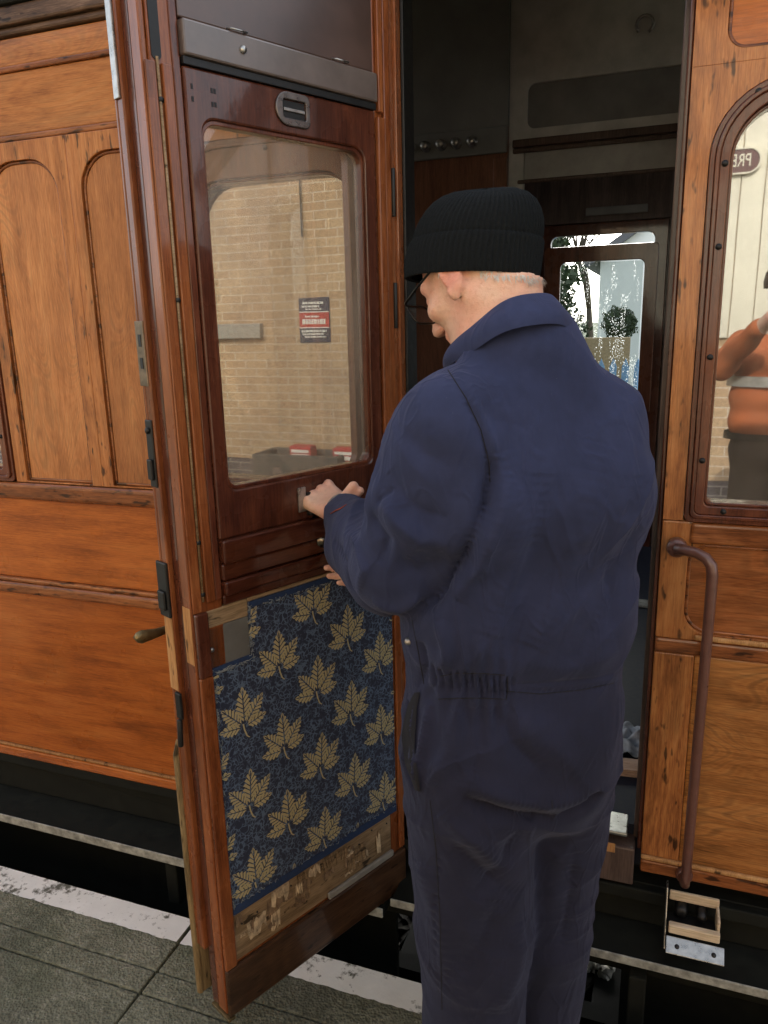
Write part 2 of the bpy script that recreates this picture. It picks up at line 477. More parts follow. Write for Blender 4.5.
FRAY = plain('frayed_thread', (.26,.28,.28), .9, var=.5, scale=200)

def suit_mat():
    t = NT('navy_cotton_drill'); o = t.obj(False)
    big = t.noise(o, 5, 4, .55); med = t.noise(o, 28, 4, .6)
    tw = t.n('TexWave', Vector=t.n('Mapping', Vector=o, Rotation=(.3,.9,.6)).outputs[0], Scale=520.0, Distortion=1.2, Detail=2.0).outputs['Fac']
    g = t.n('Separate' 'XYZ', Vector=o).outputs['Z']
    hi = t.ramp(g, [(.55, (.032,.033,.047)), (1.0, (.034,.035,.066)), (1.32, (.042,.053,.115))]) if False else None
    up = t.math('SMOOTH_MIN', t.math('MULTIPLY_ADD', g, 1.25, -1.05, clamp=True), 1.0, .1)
    c = t.mix(up, (.0130,.0135,.029), (.030,.040,.098))  # top light painted in: brighter and bluer upwards, shaded darker below
    c = t.mix(1.0, c, t.ramp(t.math('MULTIPLY_ADD', med, .35, t.math('MULTIPLY', big, .65)), [(.35, .72), (.66, 1.22)]), 'MULTIPLY')
    lint = t.ramp(t.noise(o, 420, 2, .5), [(.74, 0.0), (.80, 1.0)])
    c = t.mix(t.math('MULTIPLY', lint, .25), c, (.25,.25,.28))
    h = t.math('MULTIPLY_ADD', tw, .35, med)
    def crease(rot, sc, scale, w_):
        n = t.noise(t.n('Mapping', Vector=o, Rotation=rot, Scale=sc).outputs[0], scale, 2, .45, .6)
        return t.ramp(t.math('ABSOLUTE', t.math('SUBTRACT', n, .5)), [(0, 1.0), (w_, 0.0)], 'EASE')
    wr = t.math('ADD', crease((.2,.7,.3), (1,1,.45), 7.5, .05), t.math('MULTIPLY', crease((.5,-.8,.9), (1,1,.4), 17, .06), .55))
    wr = t.math('MULTIPLY', wr, t.ramp(t.noise(o, 4.5, 2), [(.40, .1), (.60, 1.0)]))
    b1 = t.bump(wr, .34, .0075)
    return t.pbr(c, .88, t.bump(h, .30, .0012, b1), Specular__IOR__Level=.25, Sheen__Weight=.12, Sheen__Roughness=.45, Sheen__Tint=(.55,.6,.9))
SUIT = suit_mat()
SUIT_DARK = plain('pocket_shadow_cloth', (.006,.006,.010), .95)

def skin_mat():
    t = NT('skin'); o = t.obj(False)
    big = t.noise(o, 16, 4, .6); f = t.noise(o, 130, 4, .6); v = t.n('TexVoronoi', Vector=o, Scale=420.0).outputs['Distance']
    c = t.mix(t.ramp(big, [(.35, 0.0), (.68, 1.0)]), (.74,.49,.36), (.72,.35,.25))
    c = t.mix(t.ramp(f, [(.50, 0.0), (.78, .32)]), c, (.42,.19,.125))
    h = t.math('MULTIPLY_ADD', v, .4, f)
    return t.pbr(c, .48, t.bump(h, .6, .002), Subsurface__Weight=.18, Subsurface__Radius=(.012,.005,.003), Subsurface__Scale=.6)
SKIN = skin_mat()
HAIR = plain('white_hair', (.62,.60,.55), .6, var=.25, scale=90)
def knit_mat():
    t = NT('black_rib_knit'); o = t.obj(False)
    n = t.noise(o, 500, 3, .6); v = t.n('TexVoronoi', Vector=t.scale(o, (1,1,.5)), Scale=330.0).outputs['Distance']
    c = t.mix(n, (.005,.006,.007), (.015,.018,.020))
    return t.pbr(c, .95, t.bump(t.math('ADD', n, v), .5, .002), Specular__IOR__Level=.08)
KNIT = knit_mat()
def lens_mat():
    t = NT('spectacle_lens'); ms = t.n('MixShader', Fac=.05, i1=t.n('BsdfTransparent', Color=(.97,.97,.97)), i2=t.n('BsdfGlossy', Color=(1,1,1), Roughness=.02))
    t.t.links.new(ms.outputs[0], t.out.inputs[0]); return t.mat
LENS = lens_mat()
WIRE = plain('dark_wire', (.03,.028,.026), .3, .9)

# ground
def slab_mat():
    t = NT('platform_slab'); o = t.obj(False)
    a = t.noise(o, 4, 4, .6); b = t.noise(o, 45, 5, .7); sp = t.n('TexVoronoi', Vector=o, Scale=150.0).outputs['Distance']
    c = t.ramp(t.math('MULTIPLY_ADD', b, .6, t.math('MULTIPLY', a, .4)), [(.34, (.065,.068,.042)), (.52, (.155,.158,.110)), (.72, (.27,.265,.205))])
    chip = t.math('MULTIPLY', t.math('LESS_THAN', sp, .22), t.math('GREATER_THAN', b, .56))
    c = t.mix(t.math('MULTIPLY', chip, .7), c, (.34,.33,.29))
    moss = t.ramp(t.noise(o, 2.2, 4, .6), [(.48, 0.0), (.68, .55)])
    c = t.mix(moss, c, (.055,.072,.030))
    st = t.ramp(t.noise(o, 1.7, 6, .65), [(.38, .55), (.52, 1.0), (.7, 1.15)]); c = t.mix(.85, c, st, 'MULTIPLY')
    cr = t.n('TexVoronoi', Vector=t.n('VectorMath', _operation='ADD', i0=o, i1=t.n('VectorMath', _operation='SCALE', i0=t.n('TexNoise', Vector=o, Scale=9.0).outputs[1], Scale=.12)), Scale=2.6, _feature='DISTANCE_TO_EDGE').outputs['Distance']
    ck = t.math('MULTIPLY', t.math('LESS_THAN', cr, .010), t.math('GREATER_THAN', a, .52)); c = t.mix(t.math('MULTIPLY', ck, .3), c, (.03,.03,.022))
    return t.pbr(c, .85, t.bump(t.math('ADD', b, sp), .7, .005))
SLAB = slab_mat()
def line_mat():
    t = NT('worn_white_paint'); o = t.obj(False)
    a = t.noise(o, 5.5, 5, .65); b = t.noise(o, 60, 5, .7)
    m = t.ramp(t.math('MULTIPLY_ADD', b, .45, t.math('MULTIPLY', a, .6)), [(.565, 0.0), (.63, 1.0)])
    c = t.mix(m, t.mix(t.noise(o, 18, 4), (.62,.62,.58), (.82,.82,.78)), (.10,.10,.075))
    return t.pbr(c, .75, t.bump(b, .4, .002))
LINE = line_mat()
def ballast_mat():
    t = NT('stone_ballast'); o = t.obj(False)
    v = t.n('TexVoronoi', Vector=o, Scale=22.0)
    c = t.mix(t.ramp(v.outputs['Distance'], [(.2, 0.0), (.75, .9)]), t.mix(t.n('SeparateXYZ', Vector=v.outputs['Color']).outputs[0], (.016,.016,.012), (.034,.033,.026)), (.02,.018,.015))
    return t.pbr(c, .95, t.bump(v.outputs['Distance'], 1.0, .05), Specular__IOR__Level=.15)
BALLAST = ballast_mat()
GRASS_GROUND = plain('rough_grass_ground', (.07,.09,.035), .95, var=.5, scale=3, bump=.6)

def brick_mat(name, c1, c2, mor, vert='z'):
    t = NT(name); o = t.obj(False)
    uv = t.n('CombineXYZ', X=t.n('SeparateXYZ', Vector=o).outputs['X'], Y=t.n('SeparateXYZ', Vector=o).outputs['Z'])
    b = t.n('TexBrick', Vector=uv, Color1=c1, Color2=c2, Mortar=mor, Scale=1.0, Mortar__Size=.006, Mortar__Smooth=.2, Bias=0.0, Brick__Width=.225, Row__Height=.075)
    n = t.noise(o, 40, 4, .6)
    c = t.mix(1.0, b.outputs['Color'], t.ramp(n, [(.3, .75), (.7, 1.15)]), 'MULTIPLY')
    c = t.mix(1.0, c, t.ramp(t.noise(o, 1.3, 4, .6), [(.35, .78), (.65, 1.08)]), 'MULTIPLY')
    return t.pbr(c, .85, t.bump(t.math('MULTIPLY', b.outputs['Fac'], -1.0), .5, .006))
BRICK = brick_mat('buff_brick', (.44,.29,.165), (.52,.365,.215), (.60,.50,.385))
BRICK_DARK = brick_mat('dark_plinth_brick', (.07,.06,.065), (.11,.09,.09), (.30,.27,.24))
CREAM = plain('cream_paint', (.74,.70,.55), .6, var=.12, scale=3)
TROUGH = plain('dark_trough_stone', (.085,.078,.068), .85, var=.4, scale=20)
STONE = plain('grey_stone', (.36,.35,.31), .85, var=.3, scale=20, bump=.4)
ORANGE = plain('orange_hi_vis_cloth', (.50,.135,.04), .8, var=.15, scale=12)
BROWN_CLOTH = plain('dark_brown_cloth', (.035,.022,.016), .9)
RED_PAINT = plain('red_paint', (.45,.03,.025), .4)
WHITE_PAINT = plain('white_paint', (.78,.77,.73), .5, var=.1)
NAVY_PAINT = plain('navy_enamel', (.012,.020,.055), .35)
MAROON = plain('maroon_enamel', (.085,.018,.016), .35)
# ------------------------------------------------------------------ setting
def structure(o): return tag(o, kind='structure')
b = MB(); b.add([(-400,-400,-1.0),(400,-400,-1.0),(400,600,-1.0),(-400,600,-1.0)], [(0,1,2,3)])
structure(b.build('ground', GRASS_GROUND))
# ballast bed under and beyond the train, really lumpy where it can be seen
def ballast_bed():
    xs = np.arange(-3.2, 2.4, .045); ys = np.arange(-.30, 4.2, .045)
    X, Y = np.meshgrid(xs, ys, indexing='ij')
    Z = -.93 + RNG.random(X.shape)*.05
    X = X + (RNG.random(X.shape)-.5)*.03; Y = Y + (RNG.random(X.shape)-.5)*.03
    V = np.stack([X, Y, Z], -1).reshape(-1, 3); n, m = len(xs), len(ys)
    i = np.arange(n-1)[:, None]*m + np.arange(m-1)[None]; i = i.ravel()
    F = np.stack([i, i+m, i+m+1, i+1], 1)
    return np_mesh('ballast', V, F, BALLAST, smooth=False)
o = ballast_bed(); tag(o, kind='stuff')
b = MB(); b.add([(-60,-.3,-.955),(60,-.3,-.955),(60,5.5,-.955),(-60,5.5,-.955)], [(0,1,2,3)])
structure(b.build('track_bed', BALLAST))

# platform: slabs with real joints, coping by the edge, back to the station wall
JX = -1.126
def platform():
    b = MB()
    xs = [JX + .9*k for k in range(-12, 14)]
    rows = [(-.398, -.22), (-.466, -.402), (-1.30, -.470), (-2.2, -1.304), (-3.1, -2.204), (-4.6, -3.104)]
    for i in range(len(xs)-1):
        for (y0, y1) in rows:
            dz = random.uniform(-.0012, .0012)
            b.box(xs[i]+.0035, xs[i+1]-.0035, y0, y1, -.09+dz, dz)
    o = b.build('platform', SLAB, bevel=.004, seg=2)
    return o
structure(platform())
b = MB(); b.box(-11.8, 12.2, -4.6, -.27, -1.0, -.10)
structure(b.build('platform_base', RUST_BLACK))
def edge_line():
    """white painted edge, with a ragged inner border, broken where the slabs meet"""
    b = MB()
    for k in range(-12, 13):
        x0, x1 = JX + .9*k + .006, JX + .9*(k+1) - .006
        n = 60; top = []; bot = []
        for i in range(n+1):
            x = x0 + (x1-x0)*i/n
            top.append((x, -.2245 - random.random()*.001, .004)); bot.append((x, -.305 - random.random()*.004, .004))
        vs = top + bot
        b.add(vs, [(i, i+n+1, i+n+2, i+1) for i in range(n)])
    return b.build('edge_line', LINE)
structure(edge_line())

# rails and sleepers of the track under the train
for yy in (.585, 2.02):
    b = MB(); prof = [(-.07,-.93),(.07,-.93),(.07,-.915),(.012,-.895),(.012,-.825),(.036,-.81),(.036,-.775),(-.036,-.775),(-.036,-.81),(-.012,-.825),(-.012,-.895),(-.07,-.915)]
    b.prism([(yy+p, q) for p, q in prof], -14, 14, plane='yz')
    tag(b.build('rail', RUST_BLACK), 'steel running rail under the near side of the carriage' if yy < 1 else 'steel running rail under the far side of the carriage', 'rail', 'rails of the track')
for i, x in enumerate(np.arange(-3.0, 2.6, .75)):
    b = MB(); b.box(x-.125, x+.125, .1, 2.55, -.96, -.88)
    o = b.build('sleeper', RUST_BLACK, bevel=.008)
    tag(o, 'weathered timber sleeper in the ballast under the carriage', 'sleeper', 'sleepers of the track')

# ---- station building behind the viewer (seen as a reflection in the side windows)
YB = -4.6
st = empty('station_building', (0, YB, 0))
tag(st, 'sunlit buff brick station building with cream boarding facing the train', 'building')
b = MB(); b.box(-9, 9, -.3, 0, .34, 3.7); b.build('wall', BRICK, st)
b = MB(); b.box(-9, 9, -.3, .03, 0, .337); b.build('plinth', BRICK_DARK, st)
b = MB()
for k in range(16):
    b.box(-.55+k*.16, -.55+k*.16+.154, .003, .03, 1.42, 3.6)
b.build('cream_boarding', CREAM, st, bevel=.004)
b = MB(); b.box(-6.0, -3.72, .003, .07, 1.48, 1.62); b.build('stone_band', STONE, st, bevel=.01)
b = MB(); b.tube([(-3.26,.03,3.7),(-3.26,.03,2.34)], .007, 10); b.build('downpipe', GREY_INSIDE, st)
b = MB(); b.box(-9, 9, -.4, .28, 3.7, 3.82); b.add([(-9,.28,3.82),(9,.28,3.82),(9,-2.5,5.2),(-9,-2.5,5.2)], [(0,1,2,3)]); b.build('roof', RUST_BLACK, st)
def reading_mesh(txt, size, depth, parent, mat, loc, name='lettering'):
    cu = bpy.data.curves.new('t', 'FONT'); cu.body = txt; cu.size = size; cu.extrude = depth; cu.align_x = 'CENTER'; cu.align_y = 'CENTER'
    o = bpy.data.objects.new('t', cu); COL.objects.link(o)
    dg = bpy.context.evaluated_depsgraph_get(); dg.update()
    me = bpy.data.meshes.new_from_object(o.evaluated_get(dg)); bpy.data.objects.remove(o)
    # stands upright on a wall that faces +y: reads correctly for someone who looks towards -y
    me.transform(Matrix.Translation(loc) @ Matrix.Diagonal((.72,1,1,1)) @ Matrix.Rotation(PI, 4, 'Z') @ Matrix.Rotation(PI/2, 4, 'X'))
    me.materials.clear(); me.materials.append(mat)
    r = bpy.data.objects.new(name, me); COL.objects.link(r); r.parent = parent
    return r
# platform notice in three bands
nb = empty('notice_board', (-3.18, YB+.002, 1.63)); tag(nb, 'small navy and red three band notice on the brick wall', 'sign')
b = MB(); b.box(-.155,.155,.0,.012,-.195,.195); b.build('backing', NAVY_PAINT, nb, bevel=.003)
b = MB(); b.box(-.150,.150,.012,.016,-.062,.066); b.build('red_band', RED_PAINT, nb)
b = MB()
for z in (-.066, .070): b.box(-.150,.150,.012,.017,z-.004,z+.004)
for (z, x0, x1, hh) in ((.148,-.11,.10,.010),(.118,-.12,.06,.008),(.094,-.08,.08,.006),(.030,-.09,.05,.008),(-.014,-.12,.115,.022),(-.096,-.13,.12,.010),(-.122,-.12,.09,.008),(-.146,-.10,.11,.007)):
    x = x0
    while x < x1:
        wd = random.uniform(.012, .034); b.box(x, min(x+wd, x1), .016, .0185, z-hh, z+hh); x += wd + .007
b.build('white_lettering', WHITE_PAINT, nb)
ns = empty('name_sign', (.255, YB+.033, 2.63)); tag(ns, 'maroon lozenge shaped sign with cream letters on the cream boarding', 'sign')
b = MB(); b.ring(rrect(-.27,.27,-.085,.085,.085,.085,.085,.085), rrect(-.26,.26,-.075,.075,.075,.075,.075,.075), 0, .03); b.build('rim', CREAM, ns)
b = MB(); b.prism(rrect(-.26,.26,-.075,.075,.075,.075,.075,.075), 0, .02); b.build('plate', MAROON, ns)
reading_mesh('PRE', .115, .002, ns, CREAM, (.14, .023, 0))
# stone trough with two red boxes standing in it
tr = empty('planter_trough', (-3.13, YB+.42, 0)); tag(tr, 'weathered grey stone planter trough in front of the brick wall', 'planter')
b = MB(); b.ring(rrect(-.42,.42,-.2,.2), rrect(-.36,.36,-.14,.14), 0, .5)
bm_v = [(x, z, y) for x, y, z in b.v]; b.v = bm_v
b.build('trough', TROUGH, tr, bevel=.015)
b = MB(); b.box(-.355,.355,-.135,.135,.30,.44); b.build('soil', RUST_BLACK, tr)
for x, lb in ((-3.16, 'red box with a white label at the left end of the stone trough'), (-2.74, 'red box with a white label at the right end of the stone trough')):
    bx = empty('red_box', (x+.02, YB+.42, .44)); tag(bx, lb, 'box', 'red boxes on the trough')
    b = MB(); b.box(-.105,.105,-.06,.06,0,.12); b.build('box_body', RED_PAINT, bx, bevel=.008)
    b = MB(); b.box(-.085,.085,.06,.064,.015,.050); b.box(-.085,.085,.06,.064,.062,.088); b.build('label', WHITE_PAINT, bx)

# ---- beyond the train, seen through the far window
hs_ = empty('pale_house', (0, 24, -1)); tag(hs_, 'pale rendered house with a slate gable beyond the line', 'house')
PALE = plain('pale_render', (.94,.94,.90), .8, var=.04, scale=2); BLUE_P = plain('pale_blue_paint', (.22,.38,.58), .6); SLATE = plain('slate', (.12,.12,.13), .6)
b = MB(); b.prism([(-2.15,0),(6,0),(6,4.4),(1.9,7.2),(-2.15,4.4)], 0, 8); b.build('wall', PALE, hs_)
b = MB(); b.obox((-.1,4,5.9),(2.5,0,1.7),(0,4.3,0),(.06,0,-.09)); b.obox((4,4,5.9),(2.4,0,-1.65),(0,4.3,0),(.06,0,.09)); b.build('roof', SLATE, hs_)
gw = MB(); gw.box(-3.2, -.75, 15, 15.25, -1, 1.2)
tag(gw.build('garden_wall', plain('tan_brick', (.42,.30,.17), .85)), 'low tan garden wall in front of the pale house', 'wall')
fe = empty('picket_fence', (-.9, 10, -1)); tag(fe, 'pale blue picket fence beyond the railway line', 'fence')
for k in range(16):
    x = -1.2+k*.17; b = MB(); b.prism([(x-.05,0),(x+.05,0),(x+.05,1.9),(x,2.02),(x-.05,1.9)], 0, .025); b.build('picket', BLUE_P, fe)
b = MB(); b.box(-1.3,1.5,.027,.06,.5,.58); b.box(-1.3,1.5,.027,.06,1.45,1.53); b.build('fence_rail', BLUE_P, fe)
LEAF_DK = plain('dark_leaves', (.07,.10,.045), .7, var=.5, scale=6); BARK = plain('bark', (.07,.055,.04), .9)
def leaf_cloud(name, pts_fn, n, size, parent):
    c = np.array([pts_fn() for _ in range(n)])
    a = RNG.normal(size=(n,3)); a /= np.linalg.norm(a,axis=1,keepdims=True); q = RNG.normal(size=(n,3)); q = np.cross(a,q); q /= np.linalg.norm(q,axis=1,keepdims=True)
    s1 = size*RNG.uniform(.6,1.3,(n,1)); s2 = s1*.55
    V = np.stack([c-a*s1, c+q*s2, c+a*s1, c-q*s2],1).reshape(-1,3); F = np.arange(4*n).reshape(-1,4)
    return np_mesh(name, V, F, LEAF_DK, parent, smooth=False)
def ball_tree(x, y, zc, r, label):
    t = empty('round_tree', (x, y, -1)); tag(t, label, 'tree')
    b = MB(); b.tube([(0,0,0),(.02,0,(zc+1)*.5),(0,0,zc+1)], [.07,.05,.03], 8); b.build('trunk', BARK, t)
    def f():
        d = RNG.normal(size=3); d /= np.linalg.norm(d); rr = r*RNG.uniform(.3,1)**.4*(1+.22*math.sin(5*d[0]+3*d[2]+1)*math.cos(4*d[1]+6*d[2]))
        return d*rr + np.array([0,0,zc+1])
    leaf_cloud('crown', f, 4200, r*.075, t)
ball_tree(-1.02, 16, 1.46, .36, 'small clipped tree with a round crown beyond the railway line')
def conifer(x, y, h, r, label, dens=2600):
    t = empty('conifer', (x, y, -1)); tag(t, label, 'tree', 'conifers beyond the railway line')
    b = MB(); b.tube([(0,0,0),(0,0,h*.5),(0,0,h)], [.16,.1,.02], 8); b.build('trunk', BARK, t)
    def f():
        u = RNG.random()**1.4; a = RNG.random()*2*PI; lay = .75+.25*math.sin(u*38); rr = r*(1-u)**.8*math.sqrt(RNG.random())*lay
        return np.array([rr*math.cos(a), rr*math.sin(a), .5+u*(h-.5)])
    leaf_cloud('crown', f, dens*3, .085, t)
conifer(-2.55, 15, 8.5, .95, 'dark tall conifer with a dense narrow crown beyond the railway line')
conifer(-2.9, 20, 9.5, 1.1, 'taller thin conifer standing behind the dense one', 1700)
def bare_tree(x, y, h, label):
    t = empty('bare_tree', (x, y, -1)); tag(t, label, 'tree', 'bare trees beyond the house')
    tr_, cr = MB(), MB(); rnd = random.Random(int(x*10+y))
    def grow(p, d, L, r, lev, mb):
        q = p + d*L; mb.tube([p, (p+q)/2 + Vector((rnd.uniform(-1,1),0,rnd.uniform(-1,1)))*L*.05, q], [r, r*.8, r*.6], 5)
        if lev == 0: return
        for _ in range(3 if lev > 1 else 4):
            nd = (d + Vector((rnd.uniform(-.8,.8), rnd.uniform(-.8,.8), rnd.uniform(-.1,.6)))).normalized()
            grow(q, nd, L*rnd.uniform(.55,.8), r*.58, lev-1, cr)
    grow(Vector((0,0,0)), Vector((0,0,1)), h*.32, h*.022, 5, tr_)
    tr_.build('trunk', BARK, t); cr.build('crown', BARK, t, weld=False)
bare_tree(-3.4, 34, 9.5, 'bare leafless tree with fine branches left of the pale house')
bare_tree(1.6, 38, 11, 'bare leafless tree rising behind the pale house roof')

# a few broken stones between the rails, coloured pale to imitate sunlit ballast
b = MB(); rnd = random.Random(5)
for k in range(26):
    c = Vector((-.13 + rnd.uniform(-.07,.07), .90 + rnd.uniform(-.05,.05), -.885 + rnd.uniform(0,.03))); r = rnd.uniform(.008,.024)
    bm_ = bmesh.new(); bmesh.ops.create_icosphere(bm_, subdivisions=1, radius=r)
    vs = [c + v.co*rnd.uniform(.65,1.25) for v in bm_.verts]; b.add(vs, [tuple(v.index for v in f.verts) for f in bm_.faces]); bm_.free()
tag(b.build('sunlit_rubble', plain('painted_sunlit_stone', (.55,.52,.45), .9)), kind='stuff')
# ------------------------------------------------------------------ the carriage
car = empty('railway_carriage', (0, 0, 0)); tag(car, 'varnished teak railway carriage with one compartment door standing open', 'carriage')
def part(mb, name, mat, bevel=.0025, seg=2, parent=None, label=None):
    o = mb.build(name, mat, parent or car, bevel=bevel, seg=seg)
    if label: o['label'] = label
    return o
_screw = {}
def screw(parent, name, pos, ax, r, mat):
    k = (name, ax, r)
    if k not in _screw:
        b = MB(); b.lathe([(0,-r*.65),(r*.75,-r*.6),(r,-r*.15),(r,r*.65)], (0,0,0), ax, 10); o = b.build(name, mat, parent); _screw[k] = o
    else:
        o = _screw[k].copy(); COL.objects.link(o); o.parent = parent
    o.location = pos
    return o
ZW0, ZW1 = 1.157, 2.005           # side window, outside of its frame

def spandrel(b, x0, x1, z0, z1, ix0, ix1, iz0, iz1, r, y0, y1, rb=0):
    """flat frame with an opening whose top corners are rounded"""
    b.ring(rrect(x0,x1,z0,z1), rrect(ix0,ix1,iz0,iz1,rb,rb,r,r), y0, y1)

def beaded(b, loop, r, y):
    """thin half-round bead along a closed loop in the side plane"""
    n = len(loop); L = []
    for i in range(n):
        p0 = Vector((loop[i-1][0], 0, loop[i-1][1])); p = Vector((loop[i][0], 0, loop[i][1])); p1 = Vector((loop[(i+1)%n][0], 0, loop[(i+1)%n][1]))
        t = (p1-p0).normalized(); nn = Vector((t.z, 0, -t.x))
        L.append([(p.x+nn.x*r*math.cos(a), y+r*.8*math.sin(a), p.z+nn.z*r*math.cos(a)) for a in [2*PI*k/8 for k in range(8)]])
    b.sweep(L, closed=True, cap=False)

def side_window(x0, x1, top=0.0, turn=0.0, glass=None):
    """teak frame with rounded top corners, three steps, screws, and the glass"""
    O = [rrect(x0+d, x1-d, ZW0+d, ZW1-d-(top if d > .03 else 0), .012, .012, .135-d*.9, .135-d*.9, 10) for d in (0, .010, .018, .036, .042)]
    b = MB(); b.ring(O[0], O[1], -.006, .05); b.ring(O[1], O[2], -.013, .05); b.ring(O[2], O[3], -.008, .05); b.ring(O[3], O[4], .006, .05)
    fr = part(b, 'window_frame', MAHOG_FRAME, .002)
    fr['label'] = 'moulded frame of a side window with rounded top corners'
    b = MB(); b.prism(O[3], .028, .032)
    if turn:
        xc = x1; b.v = [(x, y + (x-xc)*math.tan(turn), z) for x, y, z in b.v]
    part(b, 'window_pane', glass or GLASS_SIDE, 0, parent=fr)
    for z in (1.29, 1.50, 1.71, 1.86):
        for x in (x0+.027, x1-.027): screw(fr, 'frame_screw', (x, -.009, z), (0,1,0), .0062, BLACK_IRON)
    nx = max(2, int((x1-x0)/.14))
    for k in range(nx):
        x = x0+.075+(x1-x0-.15)*k/(nx-1)
        for z in (ZW0+.027, ZW1-.027): screw(fr, 'frame_screw', (x, -.009, z), (0,1,0), .0062, BLACK_IRON)
    # dark sheet added behind the pane to stand for the dim inside
    b = MB(); b.box(x0+.01, x1-.01, .095, .10, ZW0, ZW1)
    part(b, 'window_backing', DARK_IN, 0, parent=fr)

# ---- left of the open door
XL, XD0 = -3.1, -.597
def left_side():
    b = MB(); b.box(XL, XD0-.003, .022, .05, .23, ZW0); b.box(XL, XD0-.003, .022, .05, ZW1, 2.40)
    b.box(-1.81, -1.165, .022, .05, ZW0, ZW1); part(b, 'side_wall', PANEL_IN, 0)
    # bands above the windows
    b = MB(); b.box(XL, XD0-.004, .002, .021, 2.236, 2.298); part(b, 'top_board', TEAK_H)
    b = MB(); b.box(XL, XD0-.004, -.004, .0215, 2.222, 2.2355); part(b, 'thin_moulding', TEAK_MOULD, .004)
    b = MB(); b.box(XL, XD0-.004, .004, .021, 2.078, 2.2215); part(b, 'eaves_panel', TEAK_H)
    b = MB(); b.box(XL, XD0-.004, -.002, .0212, 2.062, 2.0775); part(b, 'thin_moulding', TEAK_MOULD, .004)
    # framing round the two arched panels
    b = MB()
    spandrel(b, -1.775, -1.463, ZW0, 2.062, -1.735, -1.502, ZW0+.004, 2.016, .09, -.001, .021)
    spandrel(b, -1.4628, -1.158, ZW0, 2.062, -1.428, -1.20, ZW0+.004, 2.016, .09, -.001, .021)
    b.box(-1.1578, XD0-.004, -.001, .0209, ZW1+.002, 2.062)
    b.box(-.630, XD0-.004, -.0012, .021, ZW0, ZW1+.002)
    part(b, 'side_frame', TEAK_POST, .004)
    for (x0, x1) in ((-1.735, -1.502), (-1.428, -1.20)):
        b = MB(); b.prism(rrect(x0+.001, x1-.001, ZW0+.005, 2.015, 0, 0, .089, .089), .010, .021)
        part(b, 'arched_panel', TEAK_V, 0)
        b = MB(); beaded(b, rrect(x0+.004, x1-.004, ZW0+.008, 2.012, .003, .003, .087, .087), .0042, .009); part(b, 'panel_bead', TEAK_MOULD, 0)
    side_window(-1.156, -.632, .05, R_(-1.1), GLASS_SIDE_DULL)
    side_window(-2.31, -1.777)
    b = MB(); b.box(XL, -2.312, -.001, .0209, ZW0, 2.062); part(b, 'side_frame', TEAK_POST)
    # waist
    b = MB(); b.box(XL, XD0-.004, -.011, .021, 1.104, 1.1555); part(b, 'waist_moulding', TEAK_MOULD, .012, 3)
    b = MB(); b.box(XL, XD0-.004, .006, .021, .856, 1.1035); part(b, 'waist_panel', TEAK_LOW)
    b = MB(); b.box(XL, XD0-.004, -.006, .021, .842, .8555); part(b, 'thin_moulding', TEAK_MOULD, .005)
    b = MB(); b.box(XL, XD0-.004, -.012, .0212, .806, .8415); part(b, 'waist_moulding', TEAK_MOULD, .01, 3)
    b = MB(); b.box(XL, XD0-.004, .004, .021, .268, .8055); part(b, 'lower_panel', TEAK_LOW)
    b = MB(); b.box(XL, XD0-.004, -.003, .0212, .258, .2675); part(b, 'thin_moulding', TEAK_PALE, .004)
    b = MB(); b.box(XL, XD0-.004, -.005, .05, .225, .2575); part(b, 'bottom_rail', TEAK_LOW, .005)
left_side()

